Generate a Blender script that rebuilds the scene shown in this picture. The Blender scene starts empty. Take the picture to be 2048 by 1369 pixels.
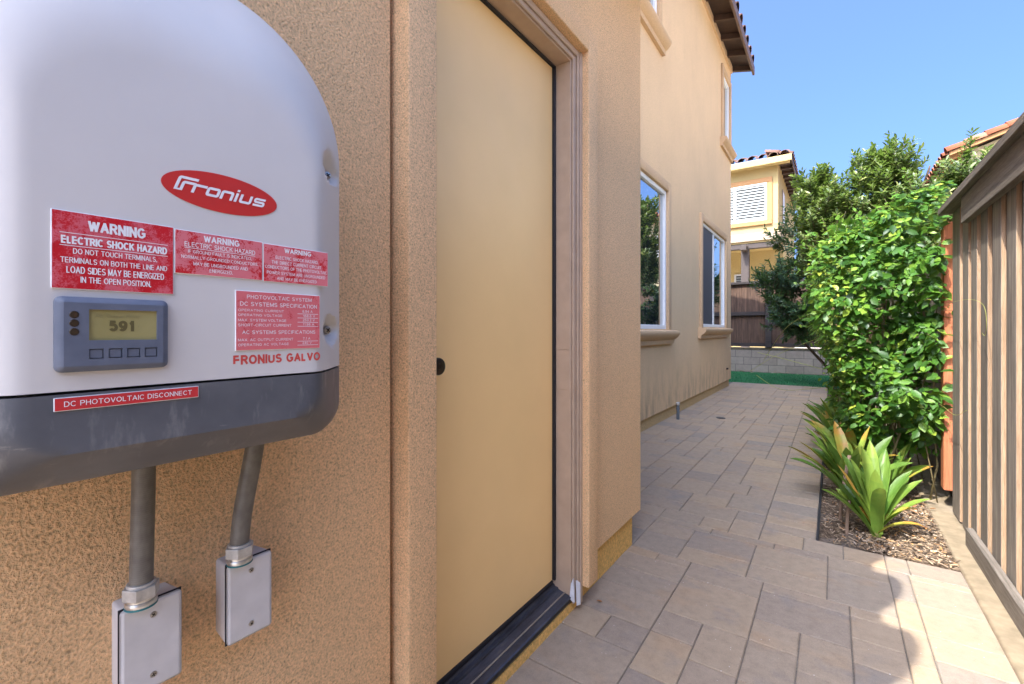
import bpy, bmesh, math, random
from mathutils import Vector, Matrix, noise
R = math.radians
random.seed(11)
S = bpy.context.scene
COL = S.collection

# ---------------------------------------------------------------- camera
cam = bpy.data.cameras.new('camera')
cam.sensor_width = 36.0
cam.lens = 16.03
cam.shift_y = -0.011
cam.clip_start = 0.02
cam.clip_end = 600.0
co = bpy.data.objects.new('camera', cam)
COL.objects.link(co)
co.location = (0, 0, 1.12)
co.rotation_euler = (R(90), 0, R(35.1))
S.camera = co

# ---------------------------------------------------------------- sky, sun, exposure
SUN = Vector((-1.0, -3.2, 4.45)).normalized()        # towards the sun
elev = math.asin(SUN.z)
w = bpy.data.worlds.new('World')
S.world = w
w.use_nodes = True
nt = w.node_tree
nt.nodes.clear()
sky = nt.nodes.new('ShaderNodeTexSky')
sky.sky_type = 'NISHITA'
sky.sun_disc = False
sky.sun_elevation = elev
sky.sun_rotation = math.atan2(SUN.x, SUN.y)
sky.air_density = 0.5
sky.dust_density = 8.0
sky.ozone_density = 10.0
bg = nt.nodes.new('ShaderNodeBackground')
bg.inputs['Strength'].default_value = 0.15
wo = nt.nodes.new('ShaderNodeOutputWorld')
hs = nt.nodes.new('ShaderNodeHueSaturation')
hs.inputs['Saturation'].default_value = 1.08
nt.links.new(sky.outputs[0], hs.inputs['Color'])
nt.links.new(hs.outputs[0], bg.inputs[0])
nt.links.new(bg.outputs[0], wo.inputs[0])

sl = bpy.data.lights.new('sun', 'SUN')
sl.energy = 2.0
sl.angle = R(0.5)
sl.color = (1.0, 0.93, 0.83)
so = bpy.data.objects.new('sun', sl)
COL.objects.link(so)
so.rotation_euler = (-SUN).to_track_quat('-Z', 'Y').to_euler()
so.location = (-5, -10, 20)

S.view_settings.view_transform = 'Standard'
S.view_settings.look = 'None'
S.view_settings.gamma = 1.0
S.view_settings.exposure = 2.4
S.render.engine = 'CYCLES'
S.cycles.max_bounces = 8
S.cycles.diffuse_bounces = 5
S.cycles.transparent_max_bounces = 8

# ---------------------------------------------------------------- node helpers
class NT:
    def __init__(self, name):
        self.m = bpy.data.materials.new(name)
        self.m.use_nodes = True
        self.t = self.m.node_tree
        self.t.nodes.clear()
        self.out = self.n('ShaderNodeOutputMaterial')
        self.tc = self.n('ShaderNodeTexCoord')
    def n(self, typ, **kw):
        nd = self.t.nodes.new(typ)
        for k, v in kw.items():
            setattr(nd, k, v)
        return nd
    def l(self, a, b):
        self.t.links.new(a, b)
    def obj(self, scale=(1, 1, 1)):
        mp = self.n('ShaderNodeMapping')
        mp.inputs['Scale'].default_value = scale
        self.l(self.tc.outputs['Object'], mp.inputs[0])
        return mp.outputs[0]
    def noise(self, scale, detail=3, rough=0.55, vec=None, stretch=(1, 1, 1), dist=0.0):
        nd = self.n('ShaderNodeTexNoise')
        nd.inputs['Scale'].default_value = scale
        nd.inputs['Detail'].default_value = detail
        nd.inputs['Roughness'].default_value = rough
        nd.inputs['Distortion'].default_value = dist
        self.l(vec if vec is not None else self.obj(stretch), nd.inputs['Vector'])
        return nd.outputs['Fac']
    def ramp(self, fac, stops):
        nd = self.n('ShaderNodeValToRGB')
        e = nd.color_ramp.elements
        while len(e) < len(stops):
            e.new(0.5)
        for i, (p, c) in enumerate(stops):
            e[i].position = p
            e[i].color = (c[0], c[1], c[2], 1) if hasattr(c, '__len__') else (c, c, c, 1)
        self.l(fac, nd.inputs[0])
        return nd.outputs[0]
    def mix(self, fac, a, b, mode='MIX'):
        nd = self.n('ShaderNodeMix', data_type='RGBA', blend_type=mode)
        for sock, v in ((nd.inputs[0], fac), (nd.inputs[6], a), (nd.inputs[7], b)):
            if hasattr(v, 'is_linked'):
                self.l(v, sock)
            elif hasattr(v, '__len__'):
                sock.default_value = (v[0], v[1], v[2], 1)
            else:
                sock.default_value = v
        return nd.outputs[2]
    def math(self, op, a, b=0.0, clamp=False):
        nd = self.n('ShaderNodeMath', operation=op, use_clamp=clamp)
        for sock, v in ((nd.inputs[0], a), (nd.inputs[1], b)):
            if hasattr(v, 'is_linked'):
                self.l(v, sock)
            else:
                sock.default_value = v
        return nd.outputs[0]
    def attr(self, name):
        nd = self.n('ShaderNodeAttribute')
        nd.attribute_name = name
        return nd.outputs['Fac']
    def xyz(self):
        nd = self.n('ShaderNodeSeparateXYZ')
        self.l(self.tc.outputs['Object'], nd.inputs[0])
        return nd.outputs
    def bump(self, h, strength=0.5, dist=0.002, prev=None):
        nd = self.n('ShaderNodeBump')
        nd.inputs['Strength'].default_value = strength
        nd.inputs['Distance'].default_value = dist
        self.l(h, nd.inputs['Height'])
        if prev is not None:
            self.l(prev, nd.inputs['Normal'])
        return nd.outputs[0]
    def bsdf(self, col, rough=0.6, spec=0.4, metal=0.0, normal=None, coat=0.0, coat_rough=0.1):
        b = self.n('ShaderNodeBsdfPrincipled')
        for sock, v in ((b.inputs['Base Color'], col), (b.inputs['Roughness'], rough),
                        (b.inputs['Specular IOR Level'], spec), (b.inputs['Metallic'], metal)):
            if hasattr(v, 'is_linked'):
                self.l(v, sock)
            elif hasattr(v, '__len__'):
                sock.default_value = (v[0], v[1], v[2], 1)
            else:
                sock.default_value = v
        b.inputs['Coat Weight'].default_value = coat
        b.inputs['Coat Roughness'].default_value = coat_rough
        if normal is not None:
            self.l(normal, b.inputs['Normal'])
        self.b = b
        return b
    def done(self, shader=None):
        sh = shader or self.b
        self.l(sh.outputs[0], self.out.inputs[0])
        return self.m

def simple(name, col, rough=0.5, spec=0.4, metal=0.0, var=0.12, nscale=30, bump=0.0, bscale=200, bdist=0.001, coat=0.0):
    """plain painted or metal surface with faint uneven wear"""
    t = NT(name)
    f = t.noise(nscale, 4)
    lo = [c * (1 - var) for c in col]
    hi = [min(1, c * (1 + var)) for c in col]
    c = t.ramp(f, [(0.3, lo), (0.7, hi)])
    nm = None
    if bump:
        nm = t.bump(t.noise(bscale, 3), bump, bdist)
    r = t.math('ADD', t.math('MULTIPLY', t.noise(nscale * 1.7, 3), 0.2), rough - 0.1)
    t.bsdf(c, r, spec, metal, nm, coat)
    return t.done()

# ---------------------------------------------------------------- mesh helpers
class MB:
    """collects shapes into one bmesh"""
    def __init__(self):
        self.bm = bmesh.new()
        self.mi = 0
    def box(self, x0, x1, y0, y1, z0, z1, bev=0.0, seg=1):
        t = bmesh.new()
        bmesh.ops.create_cube(t, size=1.0)
        for v in t.verts:
            v.co = Vector(((x0 + x1) / 2 + v.co.x * (x1 - x0), (y0 + y1) / 2 + v.co.y * (y1 - y0), (z0 + z1) / 2 + v.co.z * (z1 - z0)))
        if bev > 0:
            bmesh.ops.bevel(t, geom=t.edges[:], offset=bev, segments=seg, affect='EDGES', profile=0.5)
        self.add(t)
        return self
    def add(self, t, mat=None):
        if mat is not None:
            t.transform(mat)
        m = bpy.data.meshes.new('tmp')
        for f in t.faces:
            f.material_index = self.mi
        t.to_mesh(m)
        t.free()
        self.bm.from_mesh(m)
        bpy.data.meshes.remove(m)
    def quad(self, *pts):
        f = self.bm.faces.new([self.bm.verts.new(p) for p in pts])
        f.material_index = self.mi
        return f
    def prism(self, pts, ext):
        """closed outline pts (3-D), extruded along vector ext"""
        ext = Vector(ext)
        a = [self.bm.verts.new(Vector(p)) for p in pts]
        b = [self.bm.verts.new(Vector(p) + ext) for p in pts]
        n = len(pts)
        fs = [self.bm.faces.new(a), self.bm.faces.new(list(reversed(b)))]
        for i in range(n):
            fs.append(self.bm.faces.new((a[i], b[i], b[(i + 1) % n], a[(i + 1) % n])))
        for f in fs:
            f.material_index = self.mi
        return self
    def cyl(self, c, axis, r, h, seg=24, r2=None, bev=0.0):
        t = bmesh.new()
        bmesh.ops.create_cone(t, cap_ends=True, segments=seg, radius1=r, radius2=r if r2 is None else r2, depth=h)
        if bev:
            es = [e for e in t.edges if len(e.link_faces) == 2 and any(len(f.verts) > 4 for f in e.link_faces)]
            bmesh.ops.bevel(t, geom=es, offset=bev, segments=2, affect='EDGES', profile=0.5)
        q = Vector((0, 0, 1)).rotation_difference(Vector(axis).normalized())
        self.add(t, Matrix.Translation(Vector(c)) @ q.to_matrix().to_4x4())
        return self
    def tube(self, pts, rad, seg=10, caps=True):
        """swept tube; rad a number or a list"""
        pts = [Vector(p) for p in pts]
        n = len(pts)
        rs = rad if hasattr(rad, '__len__') else [rad] * n
        rings = []
        up = Vector((0, 0, 1))
        ref = None
        for i in range(n):
            d = (pts[min(i + 1, n - 1)] - pts[max(i - 1, 0)]).normalized()
            if ref is None:
                ref = d.orthogonal().normalized()
            ref = (ref - d * ref.dot(d)).normalized()
            bi = d.cross(ref)
            rings.append([self.bm.verts.new(pts[i] + (ref * math.cos(2 * math.pi * k / seg) + bi * math.sin(2 * math.pi * k / seg)) * rs[i]) for k in range(seg)])
        for i in range(n - 1):
            for k in range(seg):
                f = self.bm.faces.new((rings[i][k], rings[i][(k + 1) % seg], rings[i + 1][(k + 1) % seg], rings[i + 1][k]))
                f.material_index = self.mi
                f.smooth = True
        if caps:
            for rg in (list(reversed(rings[0])), rings[-1]):
                f = self.bm.faces.new(rg)
                f.material_index = self.mi
        return self
    def wall_with_holes(self, x, ys, zs, holes, depth):
        """sheet in the plane X=x facing +X, with rectangular holes (y0,y1,z0,z1) that have reveals going back by depth"""
        Y = sorted(set([ys[0], ys[1]] + [h[0] for h in holes] + [h[1] for h in holes]))
        Z = sorted(set([zs[0], zs[1]] + [h[2] for h in holes] + [h[3] for h in holes]))
        Y = [y for y in Y if ys[0] <= y <= ys[1]]
        Z = [z for z in Z if zs[0] <= z <= zs[1]]
        for i in range(len(Y) - 1):
            for j in range(len(Z) - 1):
                cy, cz = (Y[i] + Y[i + 1]) / 2, (Z[j] + Z[j + 1]) / 2
                if any(h[0] < cy < h[1] and h[2] < cz < h[3] for h in holes):
                    continue
                self.quad((x, Y[i], Z[j]), (x, Y[i + 1], Z[j]), (x, Y[i + 1], Z[j + 1]), (x, Y[i], Z[j + 1]))
        for (a, b, c, d) in holes:
            b2 = x - depth
            self.quad((x, a, c), (b2, a, c), (b2, b, c), (x, b, c))
            self.quad((x, a, d), (x, b, d), (b2, b, d), (b2, a, d))
            self.quad((x, a, c), (x, a, d), (b2, a, d), (b2, a, c))
            self.quad((x, b, c), (b2, b, c), (b2, b, d), (x, b, d))
        bmesh.ops.remove_doubles(self.bm, verts=self.bm.verts[:], dist=1e-5)
        return self

def tag(o, label=None, cat=None, group=None, kind=None):
    if label: o['label'] = label
    if cat: o['category'] = cat
    if group: o['group'] = group
    if kind: o['kind'] = kind
    return o

def thing(name, label, cat, loc=(0, 0, 0), group=None):
    o = bpy.data.objects.new(name, None)
    o.empty_display_size = 0.1
    o.location = loc
    COL.objects.link(o)
    return tag(o, label, cat, group)

ORIGIN = {}
def link(name, me, mats, parent=None, loc=None, smooth=None):
    """one mesh object from a mesh in world coordinates"""
    o = bpy.data.objects.new(name, me)
    COL.objects.link(o)
    for m in (mats if isinstance(mats, (list, tuple)) else [mats]):
        me.materials.append(m)
    if parent is not None:
        o.parent = parent
        base = Vector((0, 0, 0))
        p = parent
        while p is not None:
            base += p.location
            p = p.parent
        o.location = -base
    elif loc is not None:
        me.transform(Matrix.Translation(-Vector(loc)))
        o.location = loc
    if smooth is not None:
        for p in me.polygons:
            p.use_smooth = True
        me.set_sharp_from_angle(angle=R(smooth))
    return o

def build(name, mb, mats, parent=None, loc=None, smooth=None):
    me = bpy.data.meshes.new(name)
    bmesh.ops.recalc_face_normals(mb.bm, faces=mb.bm.faces[:])
    mb.bm.to_mesh(me)
    mb.bm.free()
    return link(name, me, mats, parent, loc, smooth)

def sheet(name, mb, mats, parent=None, loc=None, smooth=None):
    """like build, for open sheets whose winding is already right"""
    me = bpy.data.meshes.new(name)
    mb.bm.to_mesh(me)
    mb.bm.free()
    return link(name, me, mats, parent, loc, smooth)
# ---------------------------------------------------------------- materials
def stucco(name, col, grain=230.0, strength=1.0, dist=0.009, stain=False, dark=0.45):
    t = NT(name)
    f = t.noise(grain, 4, 0.62)
    f2 = t.noise(grain * 0.42, 2, 0.5, dist=0.6)
    h = t.math('ADD', t.math('MULTIPLY', f, 0.85), t.math('MULTIPLY', f2, 0.15))
    big = t.noise(1.6, 4, 0.6)
    c = t.ramp(big, [(0.3, [k * 0.95 for k in col]), (0.72, [min(1, k * 1.03) for k in col])])
    # coarse sand: shade in the pits and light on the grains put into the colour
    pit = t.ramp(h, [(0.33, dark), (0.45, 0.84), (0.55, 1.0), (0.70, 1.3)])
    c = t.mix(0.9, c, pit, 'MULTIPLY')
    if stain:
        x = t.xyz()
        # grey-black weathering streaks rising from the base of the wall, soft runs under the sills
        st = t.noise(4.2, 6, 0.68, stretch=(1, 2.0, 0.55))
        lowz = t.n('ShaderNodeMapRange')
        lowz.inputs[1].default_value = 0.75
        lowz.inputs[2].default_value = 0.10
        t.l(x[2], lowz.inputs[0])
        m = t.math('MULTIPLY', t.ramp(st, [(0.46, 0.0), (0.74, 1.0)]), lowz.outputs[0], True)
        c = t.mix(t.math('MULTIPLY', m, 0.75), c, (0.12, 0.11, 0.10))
        runs = t.noise(3.0, 4, 0.6, stretch=(1, 2.2, 0.25))
        c = t.mix(t.math('MULTIPLY', t.ramp(runs, [(0.5, 0.0), (0.85, 1.0)]), 0.12), c, (0.40, 0.28, 0.18))
    t.bsdf(c, 0.9, 0.2, 0, t.bump(h, strength, dist))
    return t.done()

M = {}
STC = (0.94, 0.61, 0.325)
M['stucco'] = stucco('coarse_stucco', STC)
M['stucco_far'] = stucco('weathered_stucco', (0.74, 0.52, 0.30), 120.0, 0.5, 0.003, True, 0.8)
M['trim'] = stucco('trim_stucco', (0.93, 0.60, 0.32), 240.0, 1.0, 0.008)
M['sill'] = stucco('sill_stucco', (0.60, 0.41, 0.24), 150.0, 0.3, 0.002, False, 0.85)
M['footing'] = stucco('yellow_footing', (0.82, 0.50, 0.16), 90.0, 0.7, 0.004, False, 0.6)
M['footing_far'] = stucco('tan_footing', (0.60, 0.42, 0.21), 90.0, 0.5, 0.004, False, 0.7)
M['cream'] = stucco('cream_stucco', (0.47, 0.36, 0.16), 60.0, 0.2, 0.003, False, 0.9)
M['palecream'] = stucco('pale_stucco', (0.66, 0.58, 0.38), 60.0, 0.2, 0.003, False, 0.9)
M['ochre'] = simple('ochre_trim', (0.36, 0.19, 0.07), 0.7)
M['taupe'] = simple('taupe_trim', (0.33, 0.25, 0.17), 0.7)
M['door'] = simple('tan_door_paint', (0.92, 0.61, 0.26), 0.42, 0.4, 0, 0.02, 5, 0.12, 260, 0.0006)
M['jamb'] = simple('shaded_jamb_paint', (0.46, 0.335, 0.235), 0.5, 0.4, 0, 0.07, 18, 0.1, 120, 0.001)  # darker than the door's tan: shade on the jamb put into the colour
M['seal'] = simple('black_weatherstrip', (0.012, 0.012, 0.016), 0.55)
M['caulk'] = simple('white_caulk', (0.62, 0.62, 0.64), 0.6)
M['bronze'] = simple('dark_bronze', (0.05, 0.04, 0.032), 0.35, 0.5, 0.8)
M['vinyl'] = simple('white_vinyl', (0.78, 0.78, 0.76), 0.4, 0.4, 0, 0.03)
M['silver'] = simple('silver_grey_paint', (0.62, 0.60, 0.575), 0.46, 0.35, 0.0, 0.03, 7, 0.05, 900, 0.0003, 0.0)
M['white_metal'] = simple('pale_grey_paint', (0.58, 0.565, 0.56), 0.42, 0.45, 0, 0.07, 24)
M['zinc'] = simple('zinc_fitting', (0.62, 0.61, 0.58), 0.32, 0.5, 0.85, 0.15, 90)
M['zincold'] = simple('dull_cast_fitting', (0.50, 0.49, 0.46), 0.5, 0.5, 0.5, 0.2, 90)
M['teal'] = simple('teal_gasket', (0.02, 0.16, 0.18), 0.5)
M['steel'] = simple('steel_screw', (0.42, 0.40, 0.37), 0.3, 0.5, 0.9, 0.2, 200)
M['slot'] = simple('dark_recess', (0.015, 0.014, 0.013), 0.8)
M['white_ink'] = simple('white_lettering', (0.80, 0.80, 0.82), 0.5, 0.4, 0, 0.05, 200)
M['red_ink'] = simple('red_lettering', (0.60, 0.075, 0.06), 0.5)
M['logo_red'] = simple('red_badge', (0.56, 0.03, 0.025), 0.35, 0.5, 0, 0.05, 30)
M['lcd_ink'] = simple('display_digits', (0.115, 0.095, 0.035), 0.4)
M['lcd_faint'] = simple('faint_display_digits', (0.235, 0.20, 0.085), 0.4)
M['plate_edge'] = simple('white_plate_edge', (0.75, 0.75, 0.77), 0.5)
M['brown_paint'] = simple('brown_paint', (0.07, 0.042, 0.03), 0.6, 0.3, 0, 0.15, 12)
M['fascia_paint'] = simple('fascia_paint', (0.13, 0.078, 0.055), 0.55, 0.3, 0, 0.12, 12)
M['charcoal_wood'] = simple('dark_stained_wood', (0.055, 0.042, 0.035), 0.7)
M['rubber_edge'] = simple('black_edging', (0.03, 0.032, 0.036), 0.6)
M['concrete'] = simple('pale_concrete', (0.23, 0.185, 0.125), 0.9, 0.2, 0, 0.22, 14, 0.5, 70, 0.004)
M['pipe'] = simple('grey_pipe', (0.10, 0.12, 0.14), 0.5)
M['far_vinyl'] = simple('white_window_frame', (0.50, 0.51, 0.50), 0.5)
M['shutter'] = simple('white_louvre', (0.27, 0.30, 0.295), 0.5)

# faded red engraved plates
def plate_mat(name, red, faded, lo, hi, seed):
    t = NT(name)
    v = t.n('ShaderNodeMapping')
    v.inputs['Location'].default_value = (seed, seed * 2.3, seed * 0.7)
    t.l(t.tc.outputs['Object'], v.inputs[0])
    f = t.noise(38, 7, 0.72, vec=v.outputs[0])
    g = t.noise(700, 2, 0.6, vec=v.outputs[0])
    m = t.math('ADD', f, t.math('MULTIPLY', t.math('SUBTRACT', g, 0.5), 0.35))
    c = t.ramp(m, [(lo, red), (hi, faded)])
    t.bsdf(c, 0.5, 0.35)
    return t.done()
M['plate1'] = plate_mat('red_plate_mostly_fresh', (0.54, 0.008, 0.016), (0.64, 0.115, 0.145), 0.46, 0.57, 1.3)
M['plate2'] = plate_mat('red_plate_blotchy', (0.54, 0.010, 0.015), (0.68, 0.175, 0.20), 0.44, 0.51, 4.1)
M['plate3'] = plate_mat('red_plate_faded', (0.52, 0.02, 0.025), (0.66, 0.15, 0.165), 0.32, 0.42, 7.7)
M['plate4'] = simple('red_strip_plate', (0.58, 0.035, 0.04), 0.45, 0.4, 0, 0.08, 30)

# dark scuffed lower cover
t = NT('scuffed_grey_plastic')
f = t.noise(11, 5, 0.6)
g = t.noise(16, 5, 0.65, stretch=(1, 2.4, 0.7))
c = t.ramp(f, [(0.32, (0.082, 0.088, 0.102)), (0.55, (0.108, 0.114, 0.128)), (0.75, (0.145, 0.15, 0.165))])
sc = t.ramp(t.noise(30, 6, 0.7, stretch=(1, 0.5, 3.0)), [(0.64, 0.0), (0.70, 1.0)])
c = t.mix(t.math('MULTIPLY', sc, 0.35), c, (0.30, 0.29, 0.28))
dust = t.ramp(g, [(0.55, 0.0), (0.75, 1.0)])
c = t.mix(t.math('MULTIPLY', dust, 0.6), c, (0.30, 0.295, 0.29))
t.bsdf(c, t.math('ADD', t.math('MULTIPLY', f, 0.3), 0.25), 0.45, 0, t.bump(t.noise(600, 2), 0.1, 0.0003))
M['cover'] = t.done()

t = NT('blue_grey_plastic')
f = t.noise(60, 4)
t.bsdf(t.ramp(f, [(0.3, (0.105, 0.125, 0.17)), (0.7, (0.13, 0.15, 0.20))]), 0.42, 0.4, 0, t.bump(t.noise(1500, 2), 0.15, 0.0002))
M['display'] = t.done()
t = NT('olive_screen')
t.bsdf(t.ramp(t.noise(22, 3), [(0.3, (0.30, 0.265, 0.105)), (0.7, (0.36, 0.32, 0.14))]), 0.14, 0.5)
M['lcd'] = t.done()

# flexible conduit: dull grey with fine ribbing and dirt
t = NT('grey_conduit')
x = t.xyz()
rib = t.math('SINE', t.math('MULTIPLY', x[2], 2200.0))
f = t.noise(60, 4)
c = t.ramp(f, [(0.3, (0.115, 0.105, 0.09)), (0.7, (0.18, 0.165, 0.14))])
t.bsdf(c, 0.45, 0.4, 0, t.bump(rib, 0.12, 0.0006))
M['conduit'] = t.done()

# threshold
t = NT('worn_dark_aluminium')
f = t.noise(8, 5, 0.7, stretch=(3, 0.7, 3))
c = t.ramp(f, [(0.35, (0.035, 0.038, 0.05)), (0.6, (0.075, 0.085, 0.115)), (0.75, (0.15, 0.14, 0.13))])
t.bsdf(c, 0.38, 0.5, 0.55, t.bump(t.noise(120, 3), 0.15, 0.001))
M['threshold'] = t.done()
M['threshold_black'] = simple('black_sill_paint', (0.022, 0.022, 0.024), 0.5, 0.4, 0, 0.35, 26, 0.5, 40, 0.003)
M['ridge'] = simple('worn_ridge', (0.30, 0.25, 0.20), 0.45, 0.5, 0.3)

# window glass: a dark room behind a coated, mirror-like pane
t = NT('window_glass')
fr = t.n('ShaderNodeFresnel')
fr.inputs['IOR'].default_value = 1.9
gl = t.n('ShaderNodeBsdfGlossy')
gl.inputs['Roughness'].default_value = 0.0
gl.inputs['Color'].default_value = (0.92, 0.95, 0.95, 1)
wv = t.bump(t.noise(1.1, 2), 0.05, 0.02)
t.l(wv, gl.inputs['Normal'])
df = t.n('ShaderNodeBsdfDiffuse')
df.inputs['Color'].default_value = (0.02, 0.025, 0.03, 1)
mx = t.n('ShaderNodeMixShader')
t.l(t.math('ADD', t.math('MULTIPLY', fr.outputs[0], 1.0), 0.34, True), mx.inputs[0])
t.l(df.outputs[0], mx.inputs[1])
t.l(gl.outputs[0], mx.inputs[2])
M['glass'] = t.done(mx)
t = NT('insect_screen')
t.bsdf((0.06, 0.065, 0.08), 0.6, 0.3)
M['screen'] = t.done()

# pavers: per-stone tint plus soft two-tone blending inside a stone
t = NT('concrete_pavers')
a = t.attr('tint')
c = t.ramp(a, [(0.0, (0.265, 0.215, 0.17)), (0.25, (0.34, 0.262, 0.185)), (0.5, (0.30, 0.24, 0.18)), (0.75, (0.36, 0.272, 0.182)), (1.0, (0.25, 0.212, 0.175))])
bl = t.noise(4.2, 4, 0.6)
c = t.mix(t.math('MULTIPLY', t.ramp(bl, [(0.55, 0.0), (0.70, 1.0)]), 0.45), c, (0.18, 0.172, 0.172))
bo = t.noise(3.1, 3, 0.6, stretch=(1.0, 1.6, 1.0))
c = t.mix(t.math('MULTIPLY', t.ramp(bo, [(0.56, 0.0), (0.70, 1.0)]), 0.5), c, (0.35, 0.235, 0.14))
gr = t.noise(320, 3, 0.7)
c = t.mix(0.6, c, t.ramp(gr, [(0.3, 0.72), (0.55, 1.0), (0.8, 1.25)]), 'MULTIPLY')
sp = t.n('ShaderNodeTexVoronoi')
sp.inputs['Scale'].default_value = 48
t.l(t.obj(), sp.inputs['Vector'])
spm = t.math('MULTIPLY', t.math('LESS_THAN', sp.outputs['Distance'], 0.085), t.math('GREATER_THAN', t.noise(21, 2), 0.58))
c = t.mix(t.math('MULTIPLY', spm, 0.8), c, (0.62, 0.60, 0.58))
c = t.mix(0.8, c, t.ramp(t.noise(26, 5, 0.7), [(0.3, 0.82), (0.5, 1.0), (0.7, 1.14)]), 'MULTIPLY')
dk = t.noise(1.1, 5, 0.7)
c = t.mix(t.math('MULTIPLY', t.ramp(dk, [(0.6, 0.0), (0.75, 1.0)]), 0.35), c, (0.12, 0.11, 0.105))
t.bsdf(c, 0.82, 0.3, 0, t.bump(gr, 0.35, 0.0015))
M['paver'] = t.done()
t = NT('joint_sand')
t.bsdf(t.ramp(t.noise(180, 3), [(0.3, (0.12, 0.105, 0.09)), (0.7, (0.23, 0.20, 0.165))]), 0.95, 0.1, 0, t.bump(t.noise(400, 2), 0.6, 0.003))
M['sand'] = t.done()
t = NT('bare_earth')
t.bsdf(t.ramp(t.noise(3, 5), [(0.3, (0.36, 0.31, 0.25)), (0.7, (0.46, 0.40, 0.32))]), 0.95, 0.1, 0, t.bump(t.noise(40, 4), 0.6, 0.02))
M['earth'] = t.done()
t = NT('planter_soil')
f = t.noise(45, 6, 0.75)
c = t.ramp(f, [(0.3, (0.045, 0.035, 0.028)), (0.5, (0.14, 0.10, 0.07)), (0.7, (0.30, 0.23, 0.16))])
c = t.mix(t.ramp(t.noise(3.2, 3), [(0.5, 0.0), (0.62, 0.6)]), c, (0.17, 0.155, 0.145))
t.bsdf(c, 0.95, 0.1, 0, t.bump(f, 0.8, 0.02))
M['soil'] = t.done()
t = NT('bark_chips')
a = t.attr('tint')
t.bsdf(t.ramp(a, [(0.0, (0.06, 0.045, 0.035)), (0.45, (0.22, 0.16, 0.11)), (0.8, (0.42, 0.33, 0.23)), (0.93, (0.45, 0.22, 0.07)), (1.0, (0.62, 0.56, 0.48))]), 0.9, 0.15)
M['chips'] = t.done()
t = NT('green_turf')
f = t.noise(220, 3, 0.7)
t.bsdf(t.ramp(f, [(0.3, (0.015, 0.09, 0.035)), (0.7, (0.05, 0.24, 0.085))]), 0.8, 0.2, 0, t.bump(f, 1.0, 0.02))
M['turf'] = t.done()
M['turf_blade'] = simple('turf_blades', (0.03, 0.19, 0.065), 0.6, 0.3, 0, 0.5, 14)

# weathered redwood boards: vertical grain, knots, grey patina
def wood(name, cols, axis='z', tint=True, rough=0.8):
    t = NT(name)
    st = {'z': (14, 14, 0.7), 'y': (14, 0.7, 14), 'x': (0.7, 14, 14)}[axis]
    off = t.n('ShaderNodeCombineXYZ')
    a = t.attr('tint')
    for i in range(3):
        t.l(t.math('MULTIPLY', a, 37.0), off.inputs[i])
    mp = t.n('ShaderNodeMapping')
    mp.inputs['Scale'].default_value = st
    vadd = t.n('ShaderNodeVectorMath', operation='ADD')
    t.l(t.tc.outputs['Object'], vadd.inputs[0])
    t.l(off.outputs[0], vadd.inputs[1])
    t.l(vadd.outputs[0], mp.inputs[0])
    f = t.noise(2.6, 6, 0.7, vec=mp.outputs[0], dist=0.7)
    fine = t.noise(16, 4, 0.7, vec=mp.outputs[0])
    c = t.ramp(f, [(0.28, cols[0]), (0.5, cols[1]), (0.72, cols[2])])
    c = t.mix(0.7, c, t.ramp(fine, [(0.3, 0.55), (0.6, 1.05), (0.8, 1.25)]), 'MULTIPLY')
    c = t.mix(t.math('MULTIPLY', t.math('SUBTRACT', a, 0.3, True), 0.5), c, [k * 0.6 for k in cols[0]])
    t.bsdf(c, rough, 0.2, 0, t.bump(fine, 0.5, 0.0025))
    return t.done()
M['board'] = wood('weathered_boards', [(0.115, 0.098, 0.084), (0.22, 0.192, 0.165), (0.32, 0.285, 0.245)])
M['board_side'] = wood('unweathered_board_edges', [(0.30, 0.195, 0.12), (0.38, 0.26, 0.165), (0.46, 0.34, 0.23)])
M['cap'] = wood('weathered_cap', [(0.10, 0.087, 0.074), (0.175, 0.152, 0.13), (0.25, 0.22, 0.19)], 'y')
M['redpost'] = wood('red_stained_post', [(0.36, 0.12, 0.055), (0.44, 0.155, 0.07), (0.50, 0.19, 0.09)])
M['darkboard'] = wood('dark_fence_boards', [(0.045, 0.030, 0.024), (0.105, 0.066, 0.048), (0.20, 0.125, 0.085)])
M['darkrail'] = wood('dark_fence_rails', [(0.03, 0.026, 0.026), (0.05, 0.043, 0.042), (0.08, 0.066, 0.06)], 'x')
M['bark'] = wood('tree_bark', [(0.07, 0.045, 0.03), (0.13, 0.085, 0.055), (0.20, 0.13, 0.085)])
M['stake'] = wood('dry_stake', [(0.17, 0.11, 0.075), (0.24, 0.165, 0.115), (0.30, 0.21, 0.15)])

# concrete block wall: running bond drawn by the mortar joints
t = NT('concrete_blocks')
br = t.n('ShaderNodeTexBrick')
br.inputs['Scale'].default_value = 1.0
br.inputs['Brick Width'].default_value = 0.40
br.inputs['Row Height'].default_value = 0.2
br.inputs['Mortar Size'].default_value = 0.008
br.inputs['Mortar Smooth'].default_value = 0.2
br.inputs['Color1'].default_value = (0.29, 0.25, 0.215, 1)
br.inputs['Color2'].default_value = (0.35, 0.305, 0.26, 1)
br.inputs['Mortar'].default_value = (0.17, 0.15, 0.13, 1)
x = t.xyz()
cv = t.n('ShaderNodeCombineXYZ')
t.l(x[0], cv.inputs[0])
t.l(x[2], cv.inputs[1])
t.l(cv.outputs[0], br.inputs['Vector'])
c = t.mix(0.6, br.outputs['Color'], t.ramp(t.noise(9, 5, 0.7), [(0.3, 0.75), (0.7, 1.15)]), 'MULTIPLY')
t.bsdf(c, 0.92, 0.15, 0, t.bump(br.outputs['Fac'], -0.5, 0.01))
M['block'] = t.done()

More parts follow.
